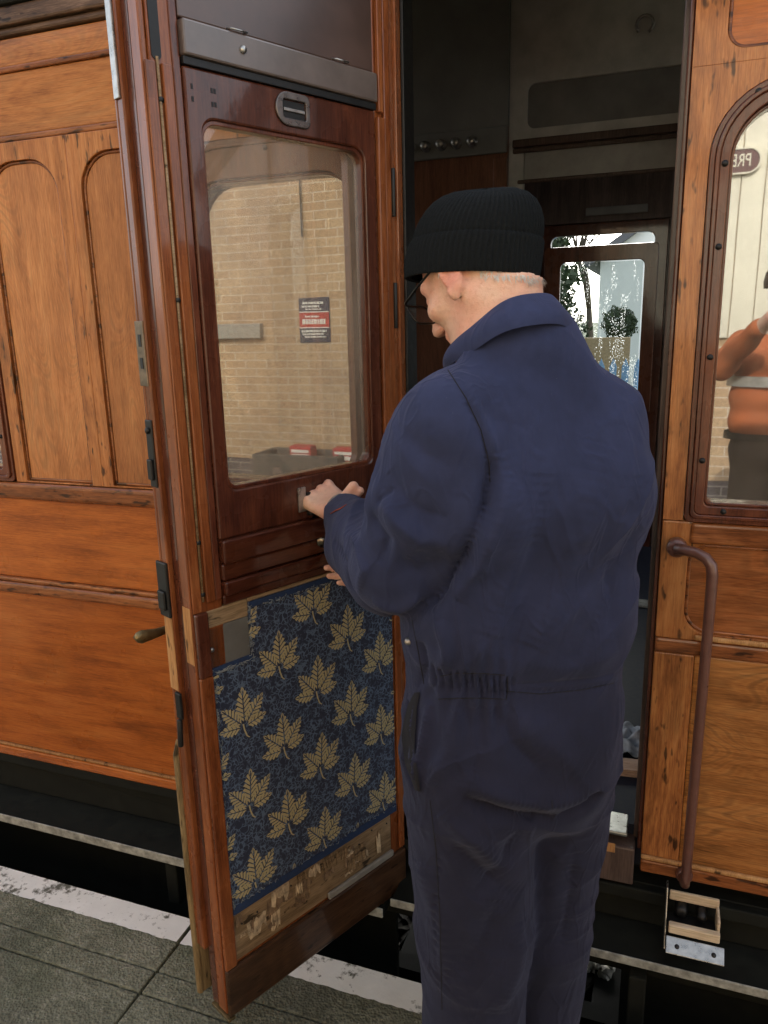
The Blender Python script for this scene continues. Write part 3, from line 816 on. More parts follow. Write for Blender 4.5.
# ---- right of the open door
XR0, XR = .010, 2.6
def right_side():
    b = MB(); b.box(XR0+.03, XR, .022, .05, .29, ZW0); b.box(XR0+.03, XR, .022, .05, ZW1, 2.40); b.box(.60, XR, .022, .05, ZW0, ZW1); part(b, 'side_wall', PANEL_IN, 0)
    # pillar and frame: rounded window opening below, rounded top panel above
    b = MB()
    b.ring(rrect(XR0, .62, ZW0+.001, 2.034), rrect(.0505, .5795, ZW0+.002, ZW1+.002, 0, 0, .137, .137, 8), 0, .021)
    b.ring(rrect(XR0, .62, 2.0342, 2.31), rrect(.067, .565, 2.056, 2.26, .035, .035, .035, .035), 0, .021)
    b.box(.6202, XR, 0, .021, ZW0, 2.31)
    part(b, 'side_frame', TEAK_POST, .003)
    b = MB(); b.prism(rrect(.068, .564, 2.057, 2.259, .034, .034, .034, .034), .009, .021); part(b, 'eaves_panel', TEAK_LOW, 0)
    b = MB(); beaded(b, rrect(.070, .562, 2.059, 2.257, .033, .033, .033, .033), .004, .008); part(b, 'panel_bead', TEAK_MOULD, 0)
    side_window(.052, .578)
    # waist
    b = MB(); b.box(.066, XR, -.006, .021, 1.108, 1.156); part(b, 'waist_moulding', TEAK_MOULD, .008, 3)
    b = MB(); b.ring(rrect(XR0, 2.4, .888, 1.1562), rrect(.066, 2.36, .905, 1.107, .05, .0, .0, .04), 0, .021); part(b, 'side_frame', TEAK_POST, .003)
    b = MB(); b.prism(rrect(.067, 2.359, .906, 1.106, .049, 0, 0, .039), .009, .021); part(b, 'waist_panel', wood('teak_waist', (.17,.05,.013), (.30,.098,.028), (.38,.15,.05), 'x', .3, .6, .4, fig=2.0, lines=.7))
    b = MB(); beaded(b, rrect(.069, 2.357, .908, 1.104, .048, .003, .003, .038), .004, .008); part(b, 'panel_bead', TEAK_MOULD, 0)
    b = MB(); b.box(.09, XR, -.009, -.0005, .891, .903); part(b, 'thin_moulding', TEAK_PALE, .004)
    b = MB(); b.box(XR0, XR, -.003, .021, .852, .8875); part(b, 'waist_moulding', TEAK_MOULD, .006)
    b = MB(); b.box(XR0, .094, .0005, .021, .325, .8515); part(b, 'side_frame', TEAK_POST, .003)
    b = MB(); b.box(.0945, XR, .002, .021, .325, .8515); part(b, 'lower_panel', wood('teak_low_right', (.20,.070,.017), (.36,.142,.038), (.47,.215,.070), 'x', .3, .6, .35, fig=2.4, lines=.9))
    b = MB(); b.box(XR0, XR, -.004, .0212, .313, .3245); part(b, 'thin_moulding', TEAK_PALE, .004)
    b = MB(); b.box(XR0, XR, -.004, .05, .280, .3125); part(b, 'bottom_rail', TEAK_MOULD, .004)
    # stepped door post, with the shut face the door closes against
    b = MB(); b.box(.000, XR0-.0005, .012, .05, .33, 2.31); part(b, 'door_post', MAHOG_V, .003)
    b = MB(); b.box(-.010, .05, .0505, .085, .33, 2.31); part(b, 'door_post', DARK_IN, .003)
right_side()

# cornice, roof, underside, ends
b = MB(); b.box(XL, XR, -.022, .03, 2.318, 2.36); b.box(XL, XR, -.010, .03, 2.3, 2.3175); part(b, 'cornice', CORNICE, .006)
b = MB(); b.box(XL, XR, -.03, .03, 2.3605, 2.42); part(b, 'gutter', RUST_BLACK, .006)
b = MB()
def roof_z(y, d=0): return 2.42 + .62*max(0, math.sin(PI*min(max((y+.03)/2.66, 0), 1)))**.62 - d
ys = [-.03 + 2.66*(.5-.5*math.cos(PI*k/20)) for k in range(21)]
b.prism([(y, roof_z(y)) for y in ys] + [(y, roof_z(y, .03)) for y in ys[::-1][1:-1]], XL, XR, plane='yz'); part(b, 'roof', RUST_BLACK, 0)
b = MB(); b.box(XD0, XR0, .0, .05, 2.302, 2.40); part(b, 'door_head', DARK_IN, 0)
b = MB(); b.box(XD0-.003, XD0+.012, .022, .10, .28, 2.30); b.box(XD0-.0028, XD0+.004, -.0005, .0215, .33, 2.30); part(b, 'door_post', TEAK_RED, .003)
b = MB(); b.box(XD0+.0125, XD0+.020, .05, .12, .36, 2.28); part(b, 'door_post', BLACK_IRON, .002)
# floor, sill and metal tread
b = MB(); b.box(XL, XR, .06, 2.6, .25, .36); part(b, 'floor', NAVY_TRIM, 0)
b = MB(); b.box(XD0+.013, -.0045, -.004, .0595, .235, .335); part(b, 'door_sill', DARK_IN, .004)
b = MB(); b.box(XD0+.02, -.024, .0, .082, .362, .372); part(b, 'sill_tread', STEEL, .003)
b = MB(); b.box(XD0+.014, -.05, -.0065, -.0042, .318, .343); part(b, 'sill_facing', TEAK_PALE, .001)
# solebar and step ironwork
b = MB(); b.box(XL, XR, .03, .09, -.05, .224); b.box(XL, XR, .0, .03, .19, .224); part(b, 'solebar', RUST_BLACK, .004)
b = MB(); b.box(XL, -.66, .10, .12, -.62, -.052); b.box(-.02, XR, .10, .12, -.62, -.052); part(b, 'under_shade_board', RUST_BLACK, 0)  # dark boards added to stand for the deep shade under the carriage
b = MB(); b.box(XL, -.62, -.105, .03, .050, .078); part(b, 'step_board', RUST_BLACK, .006)
b = MB(); b.box(XL, -.62, -.1105, -.1055, .056, .0835); part(b, 'step_edge', BAR_GREY, .002)
b = MB(); b.box(-.60, XR, -.100, .03, .088, .112); part(b, 'step_board', RUST_BLACK, .006)
b = MB(); b.box(-.60, XR, -.1055, -.1005, .095, .118); part(b, 'step_edge', BAR_GREY, .003)
for x in (-2.2, -1.3, -.45, .02, .9, 1.8):
    b = MB(); b.box(x-.02, x+.02, -.09, .03, -.1, .05); b.box(x-.015, x+.015, .03, .06, -.3, .05); part(b, 'step_bracket', RUST_BLACK, .004)
b = MB(); b.box(XL, XR, .09, 2.5, .18, .249); part(b, 'underframe', BLACK_IRON, 0)
b = MB(); b.box(XL, XR, 2.5, 2.58, -.05, .249); part(b, 'solebar', RUST_BLACK, 0)
for x in (-2.1, .55):
    b = MB(); b.lathe([(.05,-.06),(.46,-.05),(.47,-.02),(.50,-.015),(.51,.03),(.05,.05)], (x, .585, -.275), (0,1,0), 40); part(b, 'wheel', RUST_BLACK, 0)
    b = MB(); b.lathe([(.05,-.05),(.46,-.03),(.51,-.03),(.50,.015),(.47,.02),(.05,.06)], (x, 2.02, -.275), (0,1,0), 40); part(b, 'wheel', RUST_BLACK, 0)
    b = MB(); b.tube([(x,.4,-.275),(x,2.2,-.275)], .075, 16); part(b, 'axle', RUST_BLACK, 0)
# step iron by the right-hand panel: plate, bolts and a pale block painting in a sunlit gap
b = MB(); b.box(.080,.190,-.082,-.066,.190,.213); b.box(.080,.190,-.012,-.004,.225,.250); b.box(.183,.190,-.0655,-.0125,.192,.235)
part(b, 'sunlit_gap_block', wood('sunlit_timber', (.50,.40,.26), (.66,.54,.38), (.74,.64,.48), 'x', .8, 0, .3), .003)
b = MB(); b.obox((.138,-.098,.173),(.062,0,0),(0,.014,.012),(0,-.0014,.002)); b.add([(.072,-.09,.15),(.072,-.0,.15),(.072,-.0,.27),(.072,-.03,.27),(.0755,-.09,.15),(.0755,-.0,.15),(.0755,-.0,.27),(.0755,-.03,.27)],[(0,1,2,3),(7,6,5,4),(0,4,5,1),(1,5,6,2),(2,6,7,3),(3,7,4,0)])
part(b, 'step_plate', STEEL, .0015)
for x in (.10,.178): screw(car, 'plate_rivet', (x,-.099,.173), (0,.6,-.7), .006, BLACK_IRON)
b = MB(); b.box(.0765,.1825,-.065,-.0126,.187,.193); part(b, 'step_tray', BLACK_IRON, 0)
b = MB(); b.lathe([(.014,0),(.014,.03),(.009,.034),(0,.034)], (.108,-.004,.214),(0,-1,0),6); part(b, 'step_bolt', BLACK_IRON, 0)
b = MB(); b.lathe([(.011,0),(.011,.04),(0,.042)], (.152,-.004,.216),(0,-1,0),6); part(b, 'step_bolt', BLACK_IRON, 0)

# ---- inside
GREY_DARK = plain('grey_dark_paint', (.13,.13,.125), .5, var=.25, scale=6)
b = MB(); b.box(XL, -.645, 1.5502, 1.5802, 2.3252, 2.93); part(b, 'upper_partition', GREY_DARK, 0)
b = MB(); b.box(XL, -.645, 1.55, 1.58, .36, 2.325); b.box(-.86,-.855,1.535,1.5498,.36,2.1); b.box(-.70,-.6455,1.54,1.5499,.36,2.21); part(b, 'partition', PANEL_IN, .003)
b = MB(); b.box(XL, -.644, 1.534, 1.5495, 2.225, 2.325); part(b, 'hook_rail', GREY_DARK, .006)
for k in range(9):
    x = -.865 + .0535*(k-4)
    if x > -.60: break
for k in range(8):
    x = -.782 - .0640*k
    b = MB(); b.lathe([(.021,0),(.021,.004),(.009,.006),(.008,.022),(.017,.026),(.018,.034),(.010,.04),(0,.041)], (x, 1.534, 2.274), (0,-1,0), 14)
    part(b, 'coat_peg', NICKEL, 0)
# corridor partition: lighter frame, recessed top panel with a rounded corner, doorway below
b = MB()
b.ring(rrect(-.66, .9, 2.275, 2.93), rrect(-.585, .84, 2.325, 2.488, .03,.03,.03,.03), 1.64, 1.665)
b.box(-.66, -.595, 1.6402, 1.665, .36, 2.2748); b.box(.05, .9, 1.6402, 1.665, .36, 2.2748)
part(b, 'corridor_partition', plain('haze_grey_paint', (.46,.46,.45), .5, var=.25, scale=9, Coat__Weight=.3, Coat__Roughness=.2), .004)  # grey lifted to imitate lens haze over the upper doorway
b = MB(); b.box(-.60, .86, 1.652, 1.66, 2.31, 2.5); part(b, 'partition_panel', plain('smoky_glass', (.20,.20,.195), .22, var=.3, scale=5), 0)
b = MB(); b.box(-.64, .88, 1.618, 1.6398, 2.255, 2.285); b.box(-.64,.88,1.626,1.6397,2.235,2.253); b.box(-.62,.88,1.63,1.6397,2.120,2.135); part(b, 'ledge', DARK_IN, .005)
b = MB(); b.box(-.594, .049, 1.645, 1.662, 2.130, 2.274); part(b, 'doorway_head', plain('dull_inside_head', (.32,.32,.31), .5, var=.25, scale=9), .002)
b = MB(); b.box(-.594,.049,1.60,1.68,.361,.372); part(b, 'threshold', BAR_GREY, .002)
b = MB()
yc = [.06 + 2.5*k/20 for k in range(21)]
b.prism([(y, roof_z(y, .035)) for y in yc] + [(y, roof_z(y, .045)) for y in yc[::-1]], XL, XR, plane='yz'); part(b, 'ceiling', plain('yellowed_ceiling', (.78,.76,.70), .6), 0)
b = MB(); b.box(.30, .33, .06, 1.64, .36, 2.42); part(b, 'partition', DARK_IN, 0)
# bench on the right, just a sliver of it can be seen
b = MB(); b.box(.06, .299, .10, 1.55, .62, .78); b.box(.20,.2995,.10,1.55,.785,1.30); part(b, 'bench_seat', NAVY_TRIM, .03, 4)
# far wall with its own door and window
b = MB(); b.box(XL, -.69, 2.58, 2.62, .3, 2.5); b.box(-.03, XR, 2.58, 2.62, .3, 2.5); b.box(-.69, -.03, 2.58, 2.62, 2.06, 2.5); part(b, 'far_side', DARK_IN, .003)
b = MB(); b.box(-.72,-.668,2.616,2.64,.3,2.1); b.box(-.052,0,2.616,2.64,.3,2.1); b.box(-.668,-.052,2.616,2.64,2.04,2.1); part(b, 'far_door_frame', DARK_IN, .002)
b = MB(); b.ring(rrect(-.685,-.035,.3,2.055), rrect(-.612,-.098,1.15,2.0,.02,.02,.035,.035), 2.57, 2.615)
fd = part(b, 'far_door', MAHOG_V, .004)
b = MB(); b.ring(rrect(-.640,-.075,1.10,1.945,0,0,.02,.02), rrect(-.556,-.140,1.20,1.868,.02,.02,.03,.03), 2.545, 2.569); part(b, 'window_frame', MAHOG_FRAME, .004, parent=fd)
b = MB(); b.box(-.55,-.146,2.556,2.559,1.205,1.862); part(b, 'window_pane', GLASS_RAIN, 0, parent=fd)
b = MB(); b.box(-.44,-.14,2.56,2.5695,2.09,2.13); part(b, 'ventilator', GREY_INSIDE, .004)
# curved lamp bracket high on the partition
b = MB(); b.tube([(-.155+.03*math.cos(a), 1.63, 2.635+.03*math.sin(a)) for a in [PI*1.25 - PI*1.6*k/12 for k in range(13)]], .006, 8); part(b, 'lamp_bracket', NICKEL, 0)

# ---- grab rail
b = MB()
pts = [(.042,-.030,1.103),(.060,-.042,1.104),(.080,-.052,1.103),(.098,-.060,1.096),(.109,-.064,1.082),(.1125,-.065,1.062),(.1125,-.065,.95),(.111,-.065,.7),(.1095,-.065,.45),(.109,-.062,.335),(.109,-.048,.305),(.109,-.025,.298),(.109,-.004,.297)]
b.tube(pts, [.014,.0115,.011,.0115,.012,.0115]+[.0110]*4+[.0115,.013,.015], 14)
b.lathe([(.0,.012),(.011,.011),(.019,.006),(.021,0),(.021,-.012)], (.042,-.024,1.103),(0,-1,0),20)
b.box(.030,.054,-.02,-.001,1.088,1.118)
gr = part(b, 'grab_rail', BROWN_PAINT, 0)
gr['label'] = 'brown painted grab rail bolted upright beside the doorway'
b = MB(); b.lathe([(0,.004),(.006,.0035),(.008,0)], (.042,-.037,1.103),(0,-1,0),10); b.lathe([(.02,0),(.018,.012),(.008,.016)], (.109,-.003,.297),(0,-1,0),16); part(b, 'rail_bolt', BROWN_PAINT, 0, parent=gr)

# ------------------------------------------------------------------ the open door
ANG = R_(25); T_ = Vector((math.sin(ANG), math.cos(ANG), 0)); NIN = Vector((math.cos(ANG), -math.sin(ANG), 0))
HINGE = Vector((-.597, 0, 0)); E0 = HINGE - T_*.573
WD = .573
ZT = 2.297
# own space of the door: x from its free edge to the hinge, y towards its outer face, z up
b = MB()
Z0, ZFT = .082, 1.045
b.box(.012, .069, 0, .060, Z0, ZT)                       # free stile
b.box(.528, WD, 0, .055, Z0, ZT)                         # hinge stile
b.box(.0692, .5278, .004, .055, 2.02, 2.088)             # lintel rail
b.box(.0692, .5278, .012, .05, 2.0884, ZT)               # ventilator board
b.box(.0692, .5278, .006, .055, 1.048, 1.168)            # waist rail
b.box(.0692, .5278, .0005, .055, Z0, .205)               # bottom rail
b.box(.0692, .5278, .018, .050, .2055, 1.0475)           # lower panel, from inside
door = b.build('door', [TEAK_RED], car, bevel=.003)
door.location = E0; door.rotation_euler = (0, 0, PI/2 - ANG)
door['label'] = 'open carriage door, its inner face half stripped'
def dpart(mb, name, mat, bevel=.002, seg=2, label=None):
    o = mb.build(name, mat, door, bevel=bevel, seg=seg)
    if label: o['label'] = label
    return o
# outer skin of the door with the lip that laps over the body side
b = MB(); b.ring(rrect(-.010, WD, .225, ZT), rrect(.088,.506,1.255,1.952,.03,.03,.03,.03), .0605, .082); b.box(-.010,.045,.0822,.092,.225,ZT); dpart(b, 'outer_skin', TEAK_RED, .003)
b = MB(); b.box(.0, .0115, .004, .036, Z0, ZT); dpart(b, 'edge_strip', TEAK_RED, .003)
b = MB(); b.box(.0005, .0115, .0362, .060, Z0+.002, ZT); dpart(b, 'edge_groove', MAHOG_V, .001)
b = MB(); b.box(-.0145,-.0102,.066,.084,1.965,2.128); dpart(b, 'edge_plate', STEEL, .001, label='flat grey metal plate at the top of the edge')
b = MB(); b.tube([(-.008,.099,.085),(-.008,.100,.40),(-.008,.100,.70),(-.004,.096,.735)], [.0085,.009,.009,.005], 12); b.box(-.006,.02,.0925,.106,.085,.70); dpart(b, 'edge_guard', wood('worn_guard', (.10,.07,.03), (.22,.15,.07), (.34,.25,.13), 'z', .6, .1, .5, spots=.4), .003, label='worn yellowish guard strip down the lower edge')
# inner stile mouldings: bead, groove and bead
b = MB(); b.box(.031,.052,-.006,-.0004,1.055,2.012); dpart(b, 'stile_bead', TEAK_RED, .004)
b = MB(); b.tube([(.025,-.002,1.06),(.025,-.002,2.02)], .0026, 8); dpart(b, 'pale_bead', RAW_WOOD, 0)
b = MB(); b.box(.053,.0688,-.003,.002,1.055,2.29); dpart(b, 'stile_bead', MAHOG_FRAME, .003)
b = MB(); b.prism(rrect(.016,.034,2.015,2.115,.009,.009,.009,.009), -.0016, .001); dpart(b, 'bolt_slot', BLACK_IRON, 0, label='rounded dark slot cut in the stile')
for z in (1.955, 1.63, 1.18, 1.075): screw(door, 'stile_screw', (.026, -.001, z), (0,1,0), .0058, BLACK_IRON)
# drop light
b = MB(); O = rrect(.0705,.5265,1.176,2.016,0,0,0,0,8); I = rrect(.100,.494,1.270,1.938,.022,.022,.030,.030,8)
b.ring(O, I, -.006, .030); fr_o = dpart(b, 'drop_window', [MAHOG_V], .004, label='dark framed window that lowers into the door')
b = MB(); b.ring(rrect(.0995,.4945,1.2695,1.9385,.0225,.0225,.0305,.0305,8), rrect(.106,.488,1.277,1.931,.02,.02,.027,.027,8), .000, .024); dpart(b, 'glazing_bead', MAHOG_FRAME, .0015)
b = MB(); b.prism(rrect(.103,.491,1.272,1.935,.02,.02,.028,.028), .0125, .0155); dpart(b, 'window_pane', GLASS, 0)
b = MB()
b.box(.0700,.5275,-.016,.0035,2.030,2.086); dpart(b, 'lintel_rail', plain('grey_lit_brown_rail', (.12,.095,.085), .32, var=.3, scale=12, Coat__Weight=.6, Coat__Roughness=.25), .004, label='grey lit brown rail above the drop window')  # grey light falling on the rail is mixed into its brown
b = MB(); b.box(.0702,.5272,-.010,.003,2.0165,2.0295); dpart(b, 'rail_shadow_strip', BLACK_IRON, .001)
b = MB(); b.box(.0702,.5272,-.002,.0115,2.0895,ZT-.004); dpart(b, 'ventilator_board', plain('dull_vent_board', (.075,.042,.032), .35, var=.35, scale=7, Coat__Weight=.5, Coat__Roughness=.25), .003)
for u in (.185,.43):
    b = MB(); b.tube([(u-.018,-.004,2.092),(u-.016,-.017,2.0895),(u+.016,-.017,2.0895),(u+.018,-.004,2.092)], .0018, 6); dpart(b, 'staple', STEEL, 0)
screw(door, 'rail_screw', (.19,-.017,2.06), (0,1,0), .007, STEEL)
# finger pull let into the top rail of the drop window
b = MB(); L0 = rrect(.262,.345,1.952,2.012,.03,.012,.012,.03); L1 = rrect(.280,.335,1.966,1.998,.004,.004,.004,.004)
b.ring(L0, L1, -.011, -.006); dpart(b, 'finger_pull', plain('pull_bronze', (.16,.14,.13), .3, .8, .3, 60, .1), .002, label='rounded metal finger pull on the window frame')
b = MB(); b.box(.281,.334,-.0065,-.0055,1.967,1.997); dpart(b, 'pull_recess', BLACK_IRON, 0)
b = MB(); b.box(.282,.333,-.0095,-.0058,1.978,1.984); dpart(b, 'pull_bar', NICKEL, .001)
for u in (.098,.112):
    for z in (1.965,1.985): pass
b = MB()
for u, z in ((.085,1.985),(.085,1.965),(.125,1.985),(.125,1.963),(.131,1.985),(.131,1.963)): b.box(u-.002,u+.002,-.0068,-.0058,z-.004,z+.004)
dpart(b, 'rail_mark', BLACK_IRON, 0)
# hinge side strips
b = MB(); b.box(.530,.552,-.012,-.0004,1.06,2.005); dpart(b, 'hinge_strip', TEAK_RED, .003)
b = MB(); b.box(.5525,.572,-.008,-.0004,.21,2.29); dpart(b, 'hinge_strip', TEAK_RED, .003)
b = MB(); b.box(.535,.549,-.010,-.0004,2.015,2.29); dpart(b, 'hinge_strip', TEAK_RED, .002)
b = MB()
for z in (1.25,1.62,1.86): b.box(.574,.582,-.004,.012,z-.05,z+.05); b.tube([(.578,-.006,z-.05),(.578,-.006,z+.05)], .005, 8)
dpart(b, 'hinge', BLACK_IRON, .001)
# waist mouldings (dark polished)
b = MB()
for z0, z1, d in ((1.128,1.176,.020),(1.092,1.127,.011),(1.062,1.091,.018),(1.040,1.061,.006)): b.box(.0695,.5275,-d,.004,z0,z1)
dpart(b, 'waist_moulding', MAHOG_H, .008, 4, 'dark polished mouldings under the drop window')
b = MB(); b.box(.268,.288,-.0105,-.0062,1.195,1.248); dpart(b, 'catch_plate', STEEL, .001)
b = MB(); b.box(.2885,.315,-.014,-.0062,1.20,1.235); b.lathe([(0,-.014),(.006,-.013),(.008,0)], (.297,-.007,1.190),(0,1,0),10); dpart(b, 'catch', BLACK_IRON, .002)
b = MB(); b.lathe([(.018,0),(.018,.005),(.009,.008),(.008,.022),(.015,.028),(.018,.037),(.015,.046),(.006,.050),(0,.050)], (.328,-.010,1.122),(0,-1,0),22); dpart(b, 'knob', plain('dark_bright_knob', (.16,.13,.10), .12, .9, .2, 40, .02), 0, label='small round polished knob below the window')
# lock pieces let into the edge
b = MB(); b.box(.0-.0125,-.0095,.064,.094,1.478,1.596); dpart(b, 'lock_plate', plain('tarnished_plate', (.20,.15,.10), .4, .7, .5, 60, .3), .001, label='slotted tarnished plate let into the edge')
b = MB(); b.box(-.0135,-.0126,.074,.084,1.55,1.572); b.box(-.0135,-.0126,.074,.084,1.51,1.53); dpart(b, 'plate_slot', BLACK_IRON, 0)
b = MB(); b.box(-.0135,-.0095,.066,.090,1.285,1.415); b.lathe([(0,.006),(.006,.005),(.007,0)], (-.0137,.078,1.395),(-1,0,0),10); b.box(-.020,-.0136,.070,.086,1.30,1.34); dpart(b, 'striker', BLACK_IRON, .002, label='black iron striker on the door edge')
b = MB(); b.box(-.016,-.0095,.060,.098,1.02,1.135); b.box(-.021,-.016,.068,.094,1.035,1.075); dpart(b, 'lock_case', BLACK_IRON, .003, label='black lock case below the striker')
b = MB(); b.box(-.0118,-.0098,.062,.092,.86,1.018); b.box(-.0015,-.0002,.006,.034,.93,1.05); dpart(b, 'bare_patch', TEAK_PALE, .001, label='bare yellow wood where the lock was let in')
b = MB(); b.box(-.016,-.0095,.052,.072,.80,.858); b.tube([(-.016,.06,.80),(-.020,.058,.74)], .006, 8); dpart(b, 'bolt', BLACK_IRON, .002)
# lock block and bare backing at the notch of the cloth
b = MB(); b.box(.001,.0285,-.012,-.0004,.905,1.04); dpart(b, 'lock_block', MAHOG_V, .003)
b = MB(); b.box(.0290,.128,.0,.0175,.912,1.0); dpart(b, 'backing_plate', GREY_PANEL, .002, label='bare grey plate where the cloth is cut away')
b = MB(); b.box(.0295,.1285,-.001,.0176,1.0005,1.0385); b.box(.1287,.5270,-.0012,.0176,1.030,1.0395); dpart(b, 'bare_strip', RAW_WOOD, .003)
b = MB(); b.lathe([(0,-.005),(.004,-.0045),(.0055,0)], (.036,.0,.955),(0,1,0),10); dpart(b, 'plate_screw', STEEL, 0)
# outside handle, just showing past the edge
b = MB(); b.lathe([(.012,0),(.012,.03),(.010,.05)], (.045,.098,.965),(0,1,0),14); 
hl = []
for k, (u, hw, z) in enumerate(((.06,.006,.962),(.03,.008,.962),(.0,.010,.961),(-.022,.013,.962),(-.036,.015,.963),(-.046,.011,.964),(-.050,.004,.964))):
    hl.append([(u, .150+.008*math.cos(2*PI*j/12), z+hw*math.sin(2*PI*j/12)) for j in range(12)])
b.sweep(hl); dpart(b, 'outside_handle', BRASS, 0, label='teardrop brass handle on the outer face')

# moquette with its leaf pattern (woven pattern: one mesh)
def leaf(b, u, z, s, rot=0.0):
    def leaflet(ang, L, W, ox=0, oz=0):
        ca, sa = math.cos(ang+rot), math.sin(ang+rot)
        def P(a, t): return (u + s*((ox + t*ca + a*sa)), -.0046, z + s*((oz + t*sa - a*ca)))
        def w(t): t = min(max(t, 0), 1); return W*(math.sin(PI*t**.85)**.75 if 0 < t < 1 else 0)
        n = 7 if L > .05 else 5
        for sd in (-1, 1):
            for i in range(n):
                t0, t1 = .03+i*.90/n, .03+(i+1)*.90/n - .036; sh = .13
                ts = [(t0, .09*W), (t1, .09*W)]
                o = []
                for q in (1.0, .5, 0.0):
                    t = t0 + (t1-t0)*q + sh; o.append((t, w(t)*(1.16 if q == .5 else .84)))
                loop = ts + o
                b.add([P(sd*a, t*L) for t, a in loop], [(0,1,2,3,4)], 1)
    leaflet(R_(88), .064, .0140, .002, -.012)
    leaflet(R_(47), .055, .0125, .006, -.014); leaflet(R_(131), .054, .0125, -.004, -.014)
    leaflet(R_(10), .040, .0105, .007, -.019); leaflet(R_(170), .042, .0108, -.006, -.019)
    st = [(-.001,-.014),(.001,-.026),(.005,-.038),(.010,-.043)]
    for (a, c) in zip(st, st[1:]):
        b.add([(u+s*(a[0]-.0014),-.0046,z+s*a[1]),(u+s*(a[0]+.0014),-.0046,z+s*a[1]),(u+s*(c[0]+.0014),-.0046,z+s*c[1]),(u+s*(c[0]-.0014),-.0046,z+s*c[1])], [(0,1,2,3)], 1)
FU0, FU1, FZ0, FZ1, NU, NZ = .0315, .545, .333, 1.030, .1285, .915
b = MB()
b.box(FU0, NU, -.004, .017, FZ0, NZ); b.box(NU, FU1, -.004, .017, FZ0, FZ1)
cl = MB()
for i in range(-1, 7):
    for j in range(-1, 6):
        u = .095 + .1005*i; z = .405 + .1945*j + (-.098 if i % 2 else 0) + .0
        leaf(cl, u, z-.008, 1.27*random.uniform(.96,1.04), random.uniform(-.08,.08))
# clip the leaves to the cloth
keep = MB()
for f in cl.f:
    vs = [cl.v[i] for i in f]; cx = sum(p[0] for p in vs)/len(vs); cz = sum(p[2] for p in vs)/len(vs)
    if FU0+.003 < cx < FU1-.003 and FZ0+.022 < cz < (NZ if cx < NU else FZ1) - .014: keep.add(vs, [tuple(range(len(vs)))], 1)
b.add(keep.v, keep.f, 1)
dpart(b, 'upholstery', [NAVY_CLOTH, LEAF_CLOTH], 0, label='navy moquette woven with gold leaves')
for q in ((NU,FU1,FZ1-.011,FZ1+.002),(FU0,NU-.0002,NZ-.012,NZ+.002),(FU0,FU1,FZ0-.004,FZ0+.017)):
    b = MB(); b.box(q[0],q[1],-.0062,-.0041,q[2],q[3]); dpart(b, 'selvedge', SELVEDGE, .001)
b = MB()
def thread(u, z, du, dz): b.tube([(u,-.006,z),(u+du*.5+random.uniform(-.003,.003),-.008,z+dz*.5+random.uniform(-.003,.003)),(u+du,-.006,z+dz)], .0006, 4)
for _ in range(120):
    z = random.uniform(FZ0, NZ); thread(FU0+random.uniform(-.002,.004), z, random.uniform(-.006,.006), random.uniform(-.016,.016))
for _ in range(40):
    thread(NU+random.uniform(-.003,.003), random.uniform(NZ,FZ1), random.uniform(-.008,.006), random.uniform(-.012,.012))
for _ in range(45):
    thread(random.uniform(FU0,NU), NZ-.010+random.uniform(-.002,.003), random.uniform(-.016,.016), random.uniform(-.004,.004))
for _ in range(70):
    thread(random.uniform(NU,FU1), FZ1-.012+random.uniform(-.003,.003), random.uniform(-.012,.012), random.uniform(-.006,.004))
for _ in range(40):
    thread(random.uniform(FU0,FU1), FZ0+.018+random.uniform(-.003,.003), random.uniform(-.010,.010), random.uniform(-.005,.010))
dpart(b, 'frayed_edge', FRAY, 0)
b = MB(); b.box(.0150,.0310,-.004,.0,.225,.90); dpart(b, 'edge_batten', RAW_WOOD, .002)
# bare wood under the cloth with torn lining
b = MB(); b.box(.0295,.5272,-.001,.0176,.2065,.328); dpart(b, 'bare_strip', RAW_WOOD, .003)
b = MB()
rt = random.Random(11)
for k in range(34):
    u0 = rt.uniform(.035,.50); u1 = min(u0 + rt.uniform(.008,.055), .525); zc = rt.uniform(.225,.318); hz = rt.uniform(.004,.030); dy = rt.uniform(0,.003)
    n = 8; top = [(u0+(u1-u0)*i/n, -.0022-dy-.002*rt.random(), min(zc+hz*rt.uniform(.4,1.1), .327)) for i in range(n+1)]; bot = [(u0+(u1-u0)*i/n+rt.uniform(-.003,.003), -.0022-dy-.003*rt.random(), max(zc-hz*rt.uniform(.2,1.2), .210)) for i in range(n+1)]
    b.add(top+bot, [(i,i+n+1,i+n+2,i+1) for i in range(n)], k % 3)
dpart(b, 'torn_lining', [plain('torn_brown_lining', (.50,.37,.23), .85, var=.6, scale=60, bump=.7), plain('torn_dark_lining', (.20,.125,.07), .85, var=.6, scale=60, bump=.7), RAW_WOOD], 0)
for k in range(11): screw(door, 'tack', (.05+.046*k+random.uniform(-.008,.008), -.0022, .2995+random.uniform(-.012,.016)), (0,1,0), .0022, BLACK_IRON)
b = MB(); b.box(.30,.5268,-.011,-.0012,.205,.222); dpart(b, 'edge_batten', plain('grey_batten', (.22,.20,.17), .7), .003)
b = MB(); b.box(.0,.5722,-.012,.0,Z0,.2045); dpart(b, 'bottom_rail', wood('dark_door_bottom', (.028,.014,.008), (.055,.027,.014), (.095,.05,.026), 'x', .32, .5, .5, spots=.5), .005, label='dark bottom rail of the door')
b = MB(); b.box(.0005,.030,-.0105,-.0004,.2048,.904); dpart(b, 'stile_face', TEAK_RED, .003)
b = MB(); b.box(.0005,.0210,-.004,-.0004,1.041,2.012); dpart(b, 'stile_face', TEAK_RED, .003)
b = MB(); b.box(-.006,.012,-.0125,.058,.075,.0818); dpart(b, 'foot_plate', BRASS, .001)

